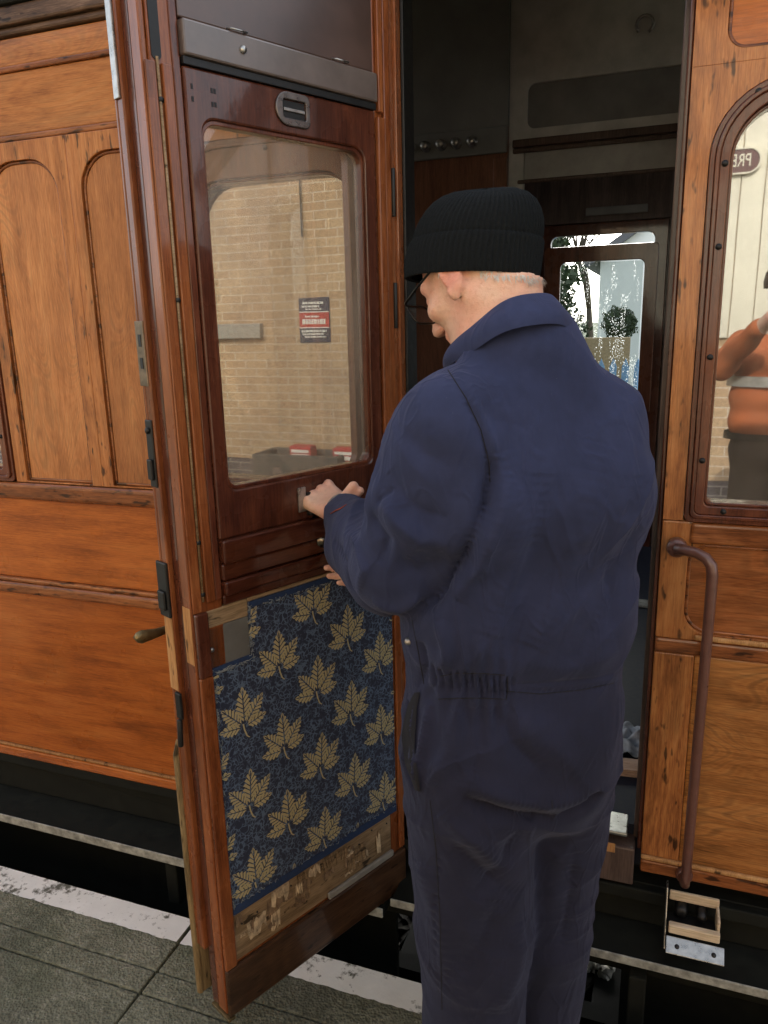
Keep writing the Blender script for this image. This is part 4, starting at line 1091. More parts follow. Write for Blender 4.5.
# ------------------------------------------------------------------ pale objects added in place of a sunlit patch on the carriage floor
b = MB(); b.obox((-.045,.295,.372),(.040,.004,0),(-.004,.030,0),(0,0,.0115)); o = b.build('sunlit_patch_offcut', wood('sunlit_pink_offcut', (.45,.27,.18), (.62,.42,.30), (.72,.54,.42), 'x', .8, 0, .2), bevel=.002)
tag(o, 'pale pinkish wood offcut standing in for a sunlit patch on the carriage floor', 'offcut')
def rag():
    n = 26; V_, F_2 = [], []
    for i in range(n):
        for j in range(n):
            u, v = i/(n-1)-.5, j/(n-1)-.5
            z = .364 + .012*(1+math.sin(17*u+5*v)*math.cos(13*v-4*u)) + .010*(1+math.sin(31*u*v*4+9*u))*(1-2*max(abs(u),abs(v)))
            V_.append((-.035+u*.16+.012*math.sin(11*v), .44+v*.17+.012*math.sin(9*u+1), z))
    for i in range(n-1):
        for j in range(n-1): F_2.append((i*n+j, (i+1)*n+j, (i+1)*n+j+1, i*n+j+1))
    o = np_mesh('sunlit_patch_rag', V_, F_2, plain('sunlit_blue_rag', (.42,.46,.52), .9, var=.5, scale=45))
    m = o.modifiers.new('s', 'SOLIDIFY'); m.thickness = .002
    tag(o, 'crumpled pale blue grey rag standing in for the sunlit carriage floor behind the offcut', 'rag')
rag()
# ------------------------------------------------------------------ the man
def at(px, py, y):
    d = pixel_ray(px, py); return np.array(CAM + d*((y - CAM.y)/d.y))
BASE = Vector((-.23, -.47, 0))
BA = np.array(BASE)
def vec(*a): return np.array(a, float)
def unit(a): a = np.array(a, float); return a/np.linalg.norm(a)
PHI = R_(33); F_ = vec(-math.sin(PHI), math.cos(PHI), 0); RR = vec(math.cos(PHI), math.sin(PHI), 0); ZZ = vec(0,0,1)

SH_L = at(444, 424, -.58); SH_R = at(604, 424, -.375)
EL_L = at(401, 566, -.565); WR_L = at(345, 513, -.275)
KN_L = at(312, 490, -.222)                       # knuckles of the left hand
EL_R = vec(-.23, -.20, 1.13); WR_R = vec(-.50, -.215, 1.085)
PEL = vec(-.215, -.455, .90)
HD = at(473, 269, -.435)                         # middle of the head
hf = unit([-.93*.84, .366*.84, -.58]); hl = unit(np.cross(ZZ, hf)); hu = np.cross(hf, hl)
NECK0 = at(505, 345, -.46)
HIP_L = PEL + RR*-.10 + F_*-.02 + ZZ*-.06; HIP_R = PEL + RR*.10 + F_*.02 + ZZ*-.06
KN_LL = at(474, 930, -.51); AN_L = vec(KN_LL[0]+.005, KN_LL[1]-.01, .10)
KN_RR = at(545, 930, -.37); AN_R = vec(KN_RR[0]-.012, KN_RR[1]+.02, .10)
print('shoulders', SH_L, SH_R, 'elbow', EL_L, 'wrist', WR_L, 'ua', np.linalg.norm(SH_L-EL_L), 'fa', np.linalg.norm(EL_L-WR_L), 'head', HD, 'neck', NECK0, 'R arm', np.linalg.norm(SH_R-EL_R), np.linalg.norm(EL_R-WR_R))

def hand(fd, W, a, b, c, curl, spread=.0, thumb=None, s=1.0):
    """W wrist, a towards the knuckles, b out of the back of the hand, c towards the thumb; curl: three bends"""
    L = .088*s
    for q in (-.030, -.012, .008, .026):
        fd.cap(W + c*q*.55*s + a*.004, W + a*L*(1 if q > -.02 else .94) + c*q*s*1.02, .0165*s, .0125*s, k=.012)
    fd.cap(W - a*.03, W + a*.02, .026*s, .024*s, k=.02)
    for i, (q, ln) in enumerate(((.029,.94),(.009,1.04),(-.011,.98),(-.029,.80))):
        p = W + a*(L*(.99 if i < 3 else .93)) + c*q*s + b*.003*s
        fd.ell(p + b*.0055*s, (a, b, c), (.0115*s, .0105*s, .0092*s), k=.005)      # knuckle
        d = a.copy(); r = .0092*s*(1 if i < 3 else .88)
        for j, sl in enumerate((.044, .027, .022)):
            ang = curl[j] if not isinstance(curl[j], (list, tuple)) else curl[j][i]
            d = unit(d*math.cos(ang) - b*math.sin(ang)) if j == 0 else unit(d*math.cos(ang) + np.cross(c, d)*math.sin(ang)*CS)
            q2 = p + d*sl*ln*s + c*spread*(1.5-i)*.01
            fd.cap(p, q2, r, r*.93, k=.004); p = q2; r *= .92
        
    if thumb is not None:
        p0 = W + a*.022*s + c*.022*s - b*.008*s
        r = .0135*s
        for q in thumb:
            p1 = p0 + (a*q[0] + b*q[1] + c*q[2])*s
            fd.cap(p0, p1, r, r*.86, k=.008); p0 = p1; r *= .84
CS = 1.0

def build_person():
    lo = vec(-.78, -.76, .0); hi = vec(.10, -.06, 1.86)
    fd = Field(lo, hi, .0042)
    # head
    fd.ell(HD + hu*.014 - hf*.010, (hf, hl, hu), (.090, .077, .086), k=.02)
    fd.ell(HD + hf*.030 - hu*.045, (hf, hl, hu), (.062, .060, .072), k=.03)     # face
    fd.ell(HD + hf*.055 - hu*.098, (hf, hl, hu), (.026, .030, .022), k=.025)    # chin
    for s_ in (-1, 1):
        fd.cap(HD + hf*.052 - hu*.098 + hl*s_*.012, HD - hf*.010 - hu*.062 + hl*s_*.058, .016, .018, k=.025)  # jaw
        fd.ell(HD + hf*.062 - hu*.032 + hl*s_*.043, (hf, hl, hu), (.022, .022, .016), k=.02)   # cheekbone
        fd.cap(HD + hf*.083 + hu*.012 + hl*s_*.012, HD + hf*.066 + hu*.010 + hl*s_*.046, .011, .010, k=.014)  # brow
        fd.ell(HD + hf*.088 - hu*.006 + hl*s_*.032, (hf, hl, hu), (.014, .017, .011), k=.012, op='sub')       # eye socket
        fd.ell(HD + hf*.073 - hu*.007 + hl*s_*.032, (hf, hl, hu), (.0125, .0135, .0105), k=.004)              # eyeball under the lid
        # ear: shell, rim, hollow and lobe, standing off the head towards the back
        ef = unit(hf*.93 + hl*s_*.36); eo = unit(hl*s_ - ef*(hl*s_ @ ef)); eu = unit(hu - hf*.18)
        ea = HD - hf*.006 - hu*.020 + hl*s_*.084
        fd.ell(ea, (ef, eo, eu), (.0165, .0062, .031), k=.004)
        for t0 in range(-9, 9):
            t1 = t0 + 1; A0, A1 = R_(t0*14), R_(t1*14)
            fd.cap(ea - ef*.0150*math.cos(A0) + eu*.0290*math.sin(A0) + eo*.005, ea - ef*.0150*math.cos(A1) + eu*.0290*math.sin(A1) + eo*.005, .0040, k=.002)
        fd.ell(ea + ef*.004 + eo*.007 - eu*.003, (ef, eo, eu), (.0085, .0055, .014), k=.003, op='sub')
        fd.ell(ea - eu*.030 + ef*.004 + eo*.001, (ef, eo, eu), (.0085, .0056, .0095), k=.004)
        fd.cap(ea - ef*.004 - eu*.018, ea + eu*.016 - ef*.006 - hl*s_*.012, .010, .012, k=.006)
    fd.cap(HD + hf*.090 - hu*.004, HD + hf*.113 - hu*.040, .008, .0115, k=.010)      # nose
    for s_ in (-1, 1): fd.ell(HD + hf*.103 - hu*.044 + hl*s_*.010, (hf, hl, hu), (.011, .007, .008), k=.006)
    fd.cap(HD + hf*.089 - hu*.067 + hl*.018, HD + hf*.089 - hu*.067 - hl*.018, .007, k=.008)
    fd.cap(HD + hf*.085 - hu*.078 + hl*.015, HD + hf*.085 - hu*.078 - hl*.015, .007, k=.008)
    fd.cap(HD + hf*.099 - hu*.0725 + hl*.019, HD + hf*.099 - hu*.0725 - hl*.019, .0022, k=.004, op='sub')
    # neck and trunk
    fd.cap(HD - hf*.045 - hu*.035, NECK0 - ZZ*.01, .060, .064, k=.035)
    fd.cap(HD + hf*.00 - hu*.07, NECK0 + F_*.05 - ZZ*.07, .045, .050, k=.03)
    C0 = (SH_L + SH_R)/2
    fd.cap(SH_L + RR*.04, SH_R - RR*.04, .045, k=.04)
    fd.cap(C0 - RR*.07 - ZZ*.10, C0 + RR*.07 - ZZ*.10, .085, k=.05)
    fd.cap(C0 - RR*.06 - ZZ*.10, PEL - RR*.06, .08, .09, k=.05)
    fd.cap(NECK0 - ZZ*.01, C0 - ZZ*.05, .06, .08, k=.05)
    for a, c, d in ((HIP_L, KN_LL, AN_L), (HIP_R, KN_RR, AN_R)):
        fd.cap(a, c, .078, .052, k=.03); fd.cap(c, d, .052, .036, k=.02)
        fd.cap(d - ZZ*.03, d - ZZ*.05 + F_*.11, .036, .03, k=.02)
    # arms
    for a, c, d in ((SH_L, EL_L, WR_L), (SH_R, EL_R, WR_R)):
        fd.cap(a, c, .038, .036, k=.02); fd.cap(c, c + (d-c)*.35, .042, .042, k=.02); fd.cap(c + (d-c)*.35, d, .041, .027, k=.02)
    # left hand: a loose fist bent up at the wrist, back of the hand to the camera
    a = unit(KN_L - WR_L); tocam = unit(np.array(CAM) - WR_L)
    bq = unit(tocam*.75 + ZZ*.75 - vec(.10,0,0)); bq = unit(bq - a*(a@bq)); cq = np.cross(a, bq)
    if cq[0] < 0: cq = -cq
    hand(fd, WR_L, a, bq, cq, (R_(72), R_(78), R_(48)), thumb=((.016,-.018,.016),(.012,-.022,.010),(.010,-.016,-.006)), s=1.06)
    # thumb and finger tips of that hand meet round the catch, seen right of the wrist
    t0 = at(352, 489, -.27)
    fd.cap(at(346, 496, -.272), t0 + vec(.002,.0,.006), .0120, .0098, k=.006); fd.ell(t0 + vec(.004,0,.006), (ZZ, F_, RR), (.010,.0095,.010), k=.004)
    t1 = at(360, 491, -.265); fd.cap(at(350, 500, -.268), t1, .0105, .0092, k=.003)
    # right hand: fingers reach past the left forearm onto the waist rail of the door
    a2 = unit(at(333, 571, -.262) - WR_R); b2 = unit(vec(.25, -.75, .45)); b2 = unit(b2 - a2*(a2@b2)); c2 = np.cross(b2, a2); c2 = c2 if c2[2] > 0 else -c2
    hand(fd, at(333, 571, -.262) - a2*.150, a2, b2, c2, (R_(28), R_(40), R_(30)), thumb=((.03,-.012,.022),(.03,-.012,.004),(.022,-.010,-.002)), s=.95)
    fd.cap(WR_R, at(333, 571, -.262) - a2*.150, .030, .026, k=.02)
    V, F = fd.mesh(); V = relax(V, F, 3)
    return V, F
V, F = build_person()
person = np_mesh('person', V - BA, F, SKIN); person.location = BASE
tag(person, 'man in navy boiler suit and black knitted hat, working on the open carriage door', 'person')
print('person verts', len(V))

# ---- boiler suit
def build_suit():
    fd = Field(vec(-.66, -.80, .03), vec(.14, -.08, 1.68), .0072)
    C0 = (SH_L + SH_R)/2
    fd.cap(SH_L + RR*.02, SH_R - RR*.03, .072, .070, k=.05)
    fd.cap(SH_L*.7 + SH_R*.3 + ZZ*.0, NECK0 - ZZ*.02, .07, .075, k=.06)
    fd.cap(SH_R*.8 + SH_L*.2 - ZZ*.002, NECK0 - ZZ*.010 + RR*.045, .074, .084, k=.06)
    U = C0 - ZZ*.12 - F_*.005; fd.cap(U - RR*.085, U + RR*.088, .128, .128, k=.06)
    M = PEL*.45 + C0*.55 - F_*.0; fd.cap(M - RR*.080 - ZZ*.06, M + RR*.074 - ZZ*.06, .128, .128, k=.06)
    Lw = PEL + ZZ*.14; fd.cap(Lw - RR*.076, Lw + RR*.062, .129, .128, k=.05)
    Hh = PEL + ZZ*.0; fd.cap(Hh - RR*.078, Hh + RR*.058, .135, .133, k=.05)
    St = PEL - ZZ*.10 - F_*.012; fd.cap(St - RR*.065, St + RR*.045, .128, .126, k=.05)
    # trouser legs
    kl, kr = KN_LL, KN_RR
    fd.cap(HIP_L - ZZ*.02, kl, .120, .110, k=.025); fd.cap(kl, AN_L, .106, .095, k=.03)
    fd.cap(HIP_R - ZZ*.02, kr, .106, .090, k=.022); fd.cap(kr, AN_R, .090, .086, k=.02)
    # sleeves, full over the elbow
    fd.cap(SH_L + ZZ*-.015, SH_L*.8 + EL_L*.2, .078, .080, k=.05)
    fd.cap(SH_L*.8 + EL_L*.2, SH_L*.4 + EL_L*.6, .080, .086, k=.010); fd.cap(SH_L*.4 + EL_L*.6, EL_L, .086, .080, k=.010)
    fd.cap(EL_L, EL_L*.45 + WR_L*.55 - ZZ*.012, .080, .068, k=.014); fd.cap(at(386,572,-.48), at(352,548,-.36), .078, .054, k=.02); fd.cap(at(352,548,-.36), at(346,524,-.30), .054, .046, k=.02); fd.cap(EL_L*.45 + WR_L*.55, WR_L - unit(WR_L-EL_L)*.012, .058, .046, k=.02)
    fd.cap(SH_R - RR*.01, EL_R, .074, .070, k=.04); fd.cap(EL_R, WR_R, .066, .048, k=.03)
    # open the cuffs and the neck
    fd.cap(WR_L - unit(WR_L-EL_L)*.03, WR_L + unit(WR_L-EL_L)*.08, .038, .036, k=.004, op='sub')
    fd.cap(WR_R - unit(WR_R-EL_R)*.03, WR_R + unit(WR_R-EL_R)*.08, .038, .036, k=.004, op='sub')
    V, F = fd.mesh(); V = relax(V, F, 5)
    return catmull(V, F)
SV, SF = build_suit()
print('suit verts', len(SV))

def suit_folds(V, F):
    N = vnormals(V, F)
    bvh = BVHTree.FromPolygons(V.tolist(), F.tolist())
    def hit(px, py):
        d = pixel_ray(px, py); r = bvh.ray_cast(CAM, d)
        return None if r[0] is None else np.array(r[0])
    D = np.zeros(len(V))
    def fold(pts, wdt, amp, taper=True):
        P = [hit(*p) for p in pts]; P = [p for p in P if p is not None]
        if len(P) < 2: return
        Q = []
        for a, b in zip(P, P[1:]):
            for k in range(8): Q.append(a + (b-a)*k/8)
        Q.append(P[-1]); Q = np.array(Q)
        lo = Q.min(0) - 3*wdt; hi = Q.max(0) + 3*wdt
        m = np.where(((V > lo) & (V < hi)).all(1))[0]
        if not len(m): return
        dist = np.linalg.norm(V[m][:, None] - Q[None], axis=2); j = dist.argmin(1); d = dist.min(1)
        tp = 1.0; amp_ = amp*1.75
        if taper:
            u = j/(len(Q)-1); tp = np.clip(np.minimum(u, 1-u)*4, 0, 1)**.7*.9 + .1
        D[m] += amp_*tp*np.exp(-(d/(wdt*.85))**(1.35 if amp < 0 else 1.8))
    for f in FOLDS: fold(*f)
    # gathered elastic at the back of the waist
    c = hit(473, 685)
    if c is not None:
        x = (V - c)@RR; z = V[:,2] - c[2] + .10*x; m = (V - c)@F_ < .12
        g = np.exp(-(z/.021)**4)*np.exp(-(x/.062)**6)*m
        D += g*(.0030*(np.abs(np.sin(x*PI/.0105 + .7*np.sin(z*90)))-.5)*3.6 - .004)
        g2 = np.exp(-((z+.045)/.04)**2)*np.exp(-(x/.07)**4)*m
        D += g2*.0035*np.sin(x*2*PI/.023 + .6)
        g3 = np.exp(-((z-.045)/.035)**2)*np.exp(-(x/.07)**4)*m
        D += g3*.0022*np.sin(x*2*PI/.021)
        z2 = V[:,2] - c[2] + .06*x + .002
        D += -.0022*np.exp(-(z2/.004)**2)*((x > .06) & m)
    return V + N*D[:, None]
FOLDS = [
 # armhole seam
 ([(447,372),(468,405),(484,440),(490,475),(482,520)], .006, -.0035),
 ([(455,370),(476,405),(492,440),(499,475)], .010, .004),
 # deep creases between arm and back
 ([(494,455),(486,505),(464,560),(430,600),(404,618)], .012, -.017),
 ([(505,470),(496,520),(478,565),(455,600)], .020, .009),
 ([(500,450),(520,520),(510,580),(492,640)], .028, .006),
 ([(540,470),(535,540),(520,610),(505,660)], .030, -.006),
 ([(600,440),(585,520),(560,590),(530,650)], .035, .006),
 ([(640,470),(628,550),(600,620),(570,665)], .030, -.005),
 # yoke
 ([(462,352),(520,345),(575,352),(622,375)], .030, .004),
 ([(470,400),(500,420),(540,430)], .030, -.004),
 # sleeve: elbow bends and crumples
 ([(352,512),(372,520),(385,540),(380,565)], .014, -.007),
 ([(345,530),(360,545),(366,570),(360,595)], .012, .006),
 ([(332,540),(345,562),(352,590)], .010, -.005),
 ([(388,470),(405,500),(425,515),(450,520)], .018, -.006),
 ([(380,490),(395,520),(420,540),(450,545)], .016, .006),
 ([(405,430),(425,455),(455,468)], .022, -.004),
 ([(372,600),(400,608),(430,595)], .014, .006),
 ([(395,560),(420,572),(450,560)], .020, -.005),
 ([(360,497),(378,500),(392,488)], .010, -.006),
 # blouse over the waist
 ([(420,640),(424,665),(418,690)], .012, -.006),
 ([(440,620),(446,650),(440,672)], .014, .006),
 ([(520,664),(560,668),(600,660),(618,646)], .022, .003),
 ([(515,690),(560,692),(605,686),(620,680)], .005, -.002),
 ([(610,560),(618,600),(610,640)], .020, -.006),
 # seat and hips
 ([(505,705),(540,740),(590,770)], .030, .005),
 ([(455,705),(450,750),(430,790)], .016, .006),
 ([(475,705),(480,745),(470,790)], .018, -.005),
 ([(495,705),(515,745),(545,775)], .018, -.006),
 ([(430,700),(424,740),(418,780)], .010, .007),
 ([(462,798),(495,812),(530,820),(556,820)], .015, -.014),
 ([(470,785),(505,798),(545,803),(590,795)], .022, .009),
 ([(556,820),(585,808),(604,792)], .012, -.012),
 ([(440,810),(475,840),(510,875)], .022, .007),
 ([(455,845),(490,880),(520,900)], .022, -.006),
 ([(520,830),(500,870),(470,900)], .022, -.007),
 # pocket opening on the left hip
 ([(407,695),(401,730),(403,765),(416,788)], .0075, -.013),
 ([(416,692),(414,730),(417,770),(420,792)], .006, .006),
 # trouser leg
 ([(420,860),(440,920),(450,990)], .030, .005),
 ([(500,900),(480,950),(440,985)], .028, -.006),
 ([(520,920),(515,970),(495,1015)], .026, .006),
 ([(440,850),(437,920),(441,1000)], .005, -.003),
 ([(575,850),(570,900),(560,950)], .020, -.006),
]
def suit_noise(V, N):
    x, y, z = (V - BA).T
    def ridge(p): return (1 - np.abs(np.sin(p)))**2.2
    w1 = 1.6*np.sin(7*x+5*z+1) + 1.3*np.sin(9*z-6*y) ; w2 = 1.2*np.sin(12*x-8*z+2) + np.sin(15*y+6*z)
    m1 = np.clip(np.sin(8*x+3*z+.7)*np.sin(6*z-5*y+.4)*1.4 + .25, 0, 1); m2 = np.clip(np.sin(10*z-7*x+2.1)*np.sin(9*y+5*x)*1.4 + .2, 0, 1)
    a = ridge(16*x + 11*z + w1)*m1; b_ = ridge(19*y - 15*z + w2)*m2; c = ridge(9*x - 26*z + w1*1.3 + w2)*np.clip(1 - m1 - m2, 0, 1)
    f = np.sin(71*x+40*z+2*np.sin(30*y))*np.sin(64*z-50*y+2*np.sin(40*x))
    return V + N*(.0052*a + .0050*b_ + .0034*c - .003 + .0006*f)[:, None]
SV = suit_noise(SV, vnormals(SV, SF))
SV = suit_folds(SV, SF)
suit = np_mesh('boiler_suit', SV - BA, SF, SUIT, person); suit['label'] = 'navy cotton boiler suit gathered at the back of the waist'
# ---- what he wears on his head, collar, cuffs, hair
HFH = unit([hf[0], hf[1], 0]); HLH = unit(np.cross(ZZ, HFH))
def to_local(v): return np.asarray(v) - BA
def hat():
    U = unit(ZZ - HLH*.085 + HFH*.0); f2 = unit(HFH - U*(HFH@U)); l2 = np.cross(U, f2)
    C = HD - ZZ*.013 + HFH*.004
    # radius factor, height, backward shift
    prof = [(.90,-.001,0),(.985,-.003,0),(1.0,.002,0),(1.012,.014,0),(1.012,.030,.001),(1.0,.046,.003),(.985,.056,.005),(.968,.0605,.006),(.945,.0620,.006),(.948,.068,.007),(.93,.080,.009),(.895,.094,.012),(.835,.108,.015),(.745,.121,.018),(.62,.131,.020),(.46,.138,.021),(.28,.1415,.021),(.10,.143,.021),(.004,.1433,.021)]
    P = []
    for (a, b_) in zip(prof, prof[1:]):
        for k in range(3): P.append(tuple(x+(y-x)*k/3 for x, y in zip(a, b_)))
    P.append(prof[-1])
    nR, n = 78, 78*8
    th = np.arange(n)*2*PI/n; loops = []
    for r, h, sh in P:
        rib = .0011*np.sin(nR*th + 8*h)*min(1, r*1.5) + .0006*np.sin(3*th+40*h) + .0004*np.sin(nR*th*2)*np.sin(h*1500)
        rr = r + rib/.1
        dent = .004*np.sin(2*th+1)*max(0, h-.06)/.08
        L = C + U*(h*.91 + dent[:, None]) - f2*sh + (f2*.114)*(np.cos(th)*rr)[:, None] + (l2*.095)*(np.sin(th)*rr)[:, None]
        loops.append(L)
    V = np.concatenate(loops); m = len(loops); F = []
    i = np.arange(n); j = (i+1) % n
    for a in range(m-1): F.append(np.stack([a*n+i, a*n+j, (a+1)*n+j, (a+1)*n+i], 1))
    return to_local(V), np.concatenate(F)
hv, hfc = hat()
# the scalp stays inside the knit
U_ = unit(ZZ - HLH*.085); f2_ = unit(HFH - U_*(HFH@U_)); l2_ = np.cross(U_, f2_); C_ = HD - ZZ*.013 + HFH*.004
q = V - C_; hh = q@U_; a_, b_ = q@f2_, q@l2_
hp = np.array([0,.05,.08,.094,.108,.121,.131,.138,.143])*.91; rp = np.array([1,.98,.93,.895,.835,.745,.62,.46,.02])
m = (hh > -.002) & (hh < .30) & (np.hypot(a_, b_) < .2)
lim = np.interp(np.clip(hh, 0, .1433*.91), hp, rp)*.93
rad = np.hypot((a_ + .02*np.clip(hh, 0, .14)/.14)/.114, b_/.095); k = np.where(m & (rad > lim), lim/np.maximum(rad, 1e-6), 1.0)
V = C_ + np.outer(hh, U_) + np.outer(a_*k, f2_) + np.outer(b_*k, l2_) if False else np.where((m & (rad > lim))[:, None], C_ + np.outer(np.minimum(hh, .115), U_) + np.outer(a_*k, f2_) + np.outer(b_*k, l2_), V)
person.data.vertices.foreach_set('co', (V - BA).ravel()); person.data.update()
o = np_mesh('knitted_hat', hv, hfc, KNIT, person); o['label'] = 'black ribbed knitted hat with a turned up brim'

def spec():
    b = MB(); H = lambda f, l, u: to_local(HD + hf*f + hl*l + hu*u)
    rim, lens, arm = MB(), MB(), MB()
    for s_ in (-1, 1):
        loop = rrect(-.026,.026,-.019,.017,.011,.011,.009,.009,5)
        L = [H(.106 - .05*abs(x+.0)*0 - .10*abs(x*s_+.03)*.12 + .10*z, s_*.034 + x, -.011 + z) for x, z in loop]
        n = len(L)
        ring = []
        for k in range(n):
            p = Vector(L[k]); t = (Vector(L[(k+1)%n]) - Vector(L[k-1])).normalized(); nn = Vector(hf.tolist()); bb = t.cross(nn)
            ring.append([p + (nn*math.cos(q) + bb*math.sin(q))*.0019 for q in [2*PI*w_/6 for w_ in range(6)]])
        rim.sweep(ring, closed=True, cap=False)
        lens.add(L, [tuple(range(n))])
        arm.tube([H(.103,s_*.060,.004), H(.100,s_*.070,.006), H(.06,s_*.077,.008), H(.01,s_*.0795,.012), H(-.016,s_*.079,.014), H(-.028,s_*.077,-.002)], [.0024,.0023,.002,.0019,.0018,.0014], 6)
    rim.tube([H(.107,-.010,.0), H(.111,0,.004), H(.107,.010,.0)], .0012, 6)
    g = rim.build('spectacles', WIRE, person); g['label'] = 'thin dark framed spectacles'
    lens.build('lens', LENS, g); arm.build('side_arm', WIRE, g)
spec()

pb = BVHTree.FromPolygons((V).tolist(), F.tolist())
def hair():
    b_v, b_f = [], []
    rnd = np.random.default_rng(3)
    c = HD - hf*.02
    for _ in range(9000):
        az = rnd.uniform(-PI*.98, PI*.98); el = rnd.uniform(-.95, .42)
        if abs(az) > PI: continue
        # az measured from the back of the head
        d = unit(-hf*math.cos(az)*math.cos(el) + hl*math.sin(az)*math.cos(el) + hu*math.sin(el))
        a = abs(az)
        lim = -.95 + .32*max(0, a-.35) if a < 1.25 else -.10
        if a > 1.95 or el < lim: continue
        if a > 1.25 and a < 1.62 and el < .25: continue     # ear
        r = pb.ray_cast(Vector(c + d*.25), Vector(-d), .3)
        if r[0] is None: continue
        p = np.array(r[0]); nrm = np.array(r[1])
        if (p - HD)@unit(ZZ - HLH*.085) > -.006: continue
        dens = .25 + .75*max(0, 1 - max(0, a-.5)/1.1)
        if rnd.random() > dens: continue
        t = unit(-ZZ*.9 - hf*.1 + nrm*.30 + rnd.normal(size=3)*.22); sd = unit(np.cross(t, nrm))
        L = rnd.uniform(.007, .014); w_ = .0007
        k = len(b_v)
        b_v += [p - sd*w_, p + sd*w_, p + t*L*.6 + nrm*.0004 + sd*w_*.7, p + t*L]
        b_f.append((k, k+1, k+2, k+3))
    return np_mesh('hair', to_local(np.array(b_v)), np.array(b_f), HAIR, person, smooth=False)
o = hair(); o['label'] = 'short white hair below the hat'

def closed_spline(pts, n):
    P = np.array(pts); m = len(P); out = []
    for i in range(n):
        t = i*m/n; k = int(t); u = t-k
        a, b_, c, d = P[(k-1)%m], P[k%m], P[(k+1)%m], P[(k+2)%m]
        out.append(.5*((2*b_) + (c-a)*u + (2*a-5*b_+4*c-d)*u*u + (3*b_-a-3*c+d)*u**3))
    return np.array(out)
top = [at(446,350,-.490), at(470,326,-.522), at(500,303,-.530), at(530,293,-.512), at(553,295,-.470), at(560,312,-.425), at(540,328,-.385), at(498,345,-.370), at(458,358,-.410)]
bot = [at(450,366,-.500), at(472,352,-.545), at(502,333,-.565), at(534,325,-.545), at(562,325,-.495), at(576,338,-.435), at(558,356,-.385), at(500,378,-.365), at(452,380,-.430)]
def collar():
    n = 96; T = closed_spline(top, n); B = closed_spline(bot, n); m = 9
    cen = T.mean(0)
    L = []
    for k in range(m):
        u = k/(m-1); S = B*(1-u) + T*u
        out = S - cen; out[:, 2] = 0; out /= np.linalg.norm(out, axis=1, keepdims=True)+1e-9
        S = S + out*(.008*math.sin(PI*u) - .002*u)
        S[:, 2] += .0015*np.sin(np.arange(n)*2*PI/n*5)*u
        L.append(S)
    # turn over at the top and go down inside
    for u, d in ((1.0,-.004),(.8,-.008),(.3,-.010)):
        S = B*(1-u) + T*u; out = S - cen; out[:, 2] = 0; out /= np.linalg.norm(out, axis=1, keepdims=True)+1e-9
        L.append(S + out*d)
    Vv = np.concatenate(L); i = np.arange(n); j = (i+1) % n
    Ff = np.concatenate([np.stack([a*n+i, a*n+j, (a+1)*n+j, (a+1)*n+i], 1) for a in range(len(L)-1)])
    o = np_mesh('collar', to_local(Vv), Ff, SUIT, suit)
    s_ = o.modifiers.new('s', 'SUBSURF'); s_.levels = s_.render_levels = 1
    return o
collar()
# grey shirt cuff between sleeve and hand, both wrists
for (e_, w_, nm) in ((EL_L, WR_L, 'grey cuff showing at the left wrist'), (EL_R, WR_R, None)):
    ax = unit(w_ - e_); b = MB(); b.lathe([(.036,-.03),(.040,.0),(.040,.014),(.038,.020),(.033,.018),(.030,.0)], to_local(w_), ax, 32)
    o = b.build('shirt_cuff', plain('grey_cuff_cloth', (.30,.29,.26), .9, var=.3, scale=90, bump=.3), person)
    if nm: o['label'] = nm
sb = BVHTree.FromPolygons(SV.tolist(), SF.tolist())
def on_suit(px, py, off=.0015):
    r = sb.ray_cast(CAM, pixel_ray(px, py))
    return to_local(np.array(r[0]) + np.array(r[1])*off) if r[0] is not None else None
pts = [on_suit(*p) for p in ((331,514),(336,511),(341,509),(347,505))]
if all(p is not None for p in pts):
    b = MB(); b.tube(pts, [.0008,.0016,.0014,.0006], 6); b.build('red_stitch', plain('rust_thread', (.25,.045,.025), .9), suit)
p = on_suit(409, 641); 
if p is not None:
    b = MB(); b.lathe([(0,.003),(.005,.0025),(.0065,.0)], p, unit(np.array(CAM)-BA-p), 14); b.build('press_stud', NICKEL, suit)
# side pocket: a dark slit that follows the hip
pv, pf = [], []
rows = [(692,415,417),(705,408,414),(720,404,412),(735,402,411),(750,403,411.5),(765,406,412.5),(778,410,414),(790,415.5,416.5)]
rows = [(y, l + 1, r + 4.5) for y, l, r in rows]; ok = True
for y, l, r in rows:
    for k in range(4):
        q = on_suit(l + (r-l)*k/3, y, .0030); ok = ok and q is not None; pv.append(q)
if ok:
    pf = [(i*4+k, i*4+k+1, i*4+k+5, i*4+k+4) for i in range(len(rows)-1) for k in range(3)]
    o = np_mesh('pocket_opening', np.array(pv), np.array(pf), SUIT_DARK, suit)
# sewn seams that lie on the cloth
SEAM = plain('seam_shadow_thread', (.006,.006,.011), .9)
def seam(pts, off=.0002, r=.0009):
    q = []
    for a, c in zip(pts, pts[1:]):
        n = max(2, int(math.hypot(c[0]-a[0], c[1]-a[1])/4))
        for k in range(n): q.append(on_suit(a[0]+(c[0]-a[0])*k/n, a[1]+(c[1]-a[1])*k/n, off))
    q.append(on_suit(*pts[-1], off)); q = [p for p in q if p is not None]
    runs, cur = [], [q[0]]
    for p in q[1:]:
        if np.linalg.norm(p - cur[-1]) > .03: runs.append(cur); cur = [p]
        else: cur.append(p)
    runs.append(cur); cur = max(runs, key=len)
    if len(cur) > 2:
        b = MB(); b.tube(cur, r, 5); b.build('seam', SEAM, suit)
seam([(448,370),(466,398),(481,430),(489,462),(490,482)])
seam([(506,691),(540,694),(580,690),(614,683)])
seam([(436,677),(455,673),(480,673),(505,675)], .0008)
seam([(438,699),(458,698),(482,698),(505,699)], .0008)
seam([(430,800),(436,850),(440,920),(442,1010)])
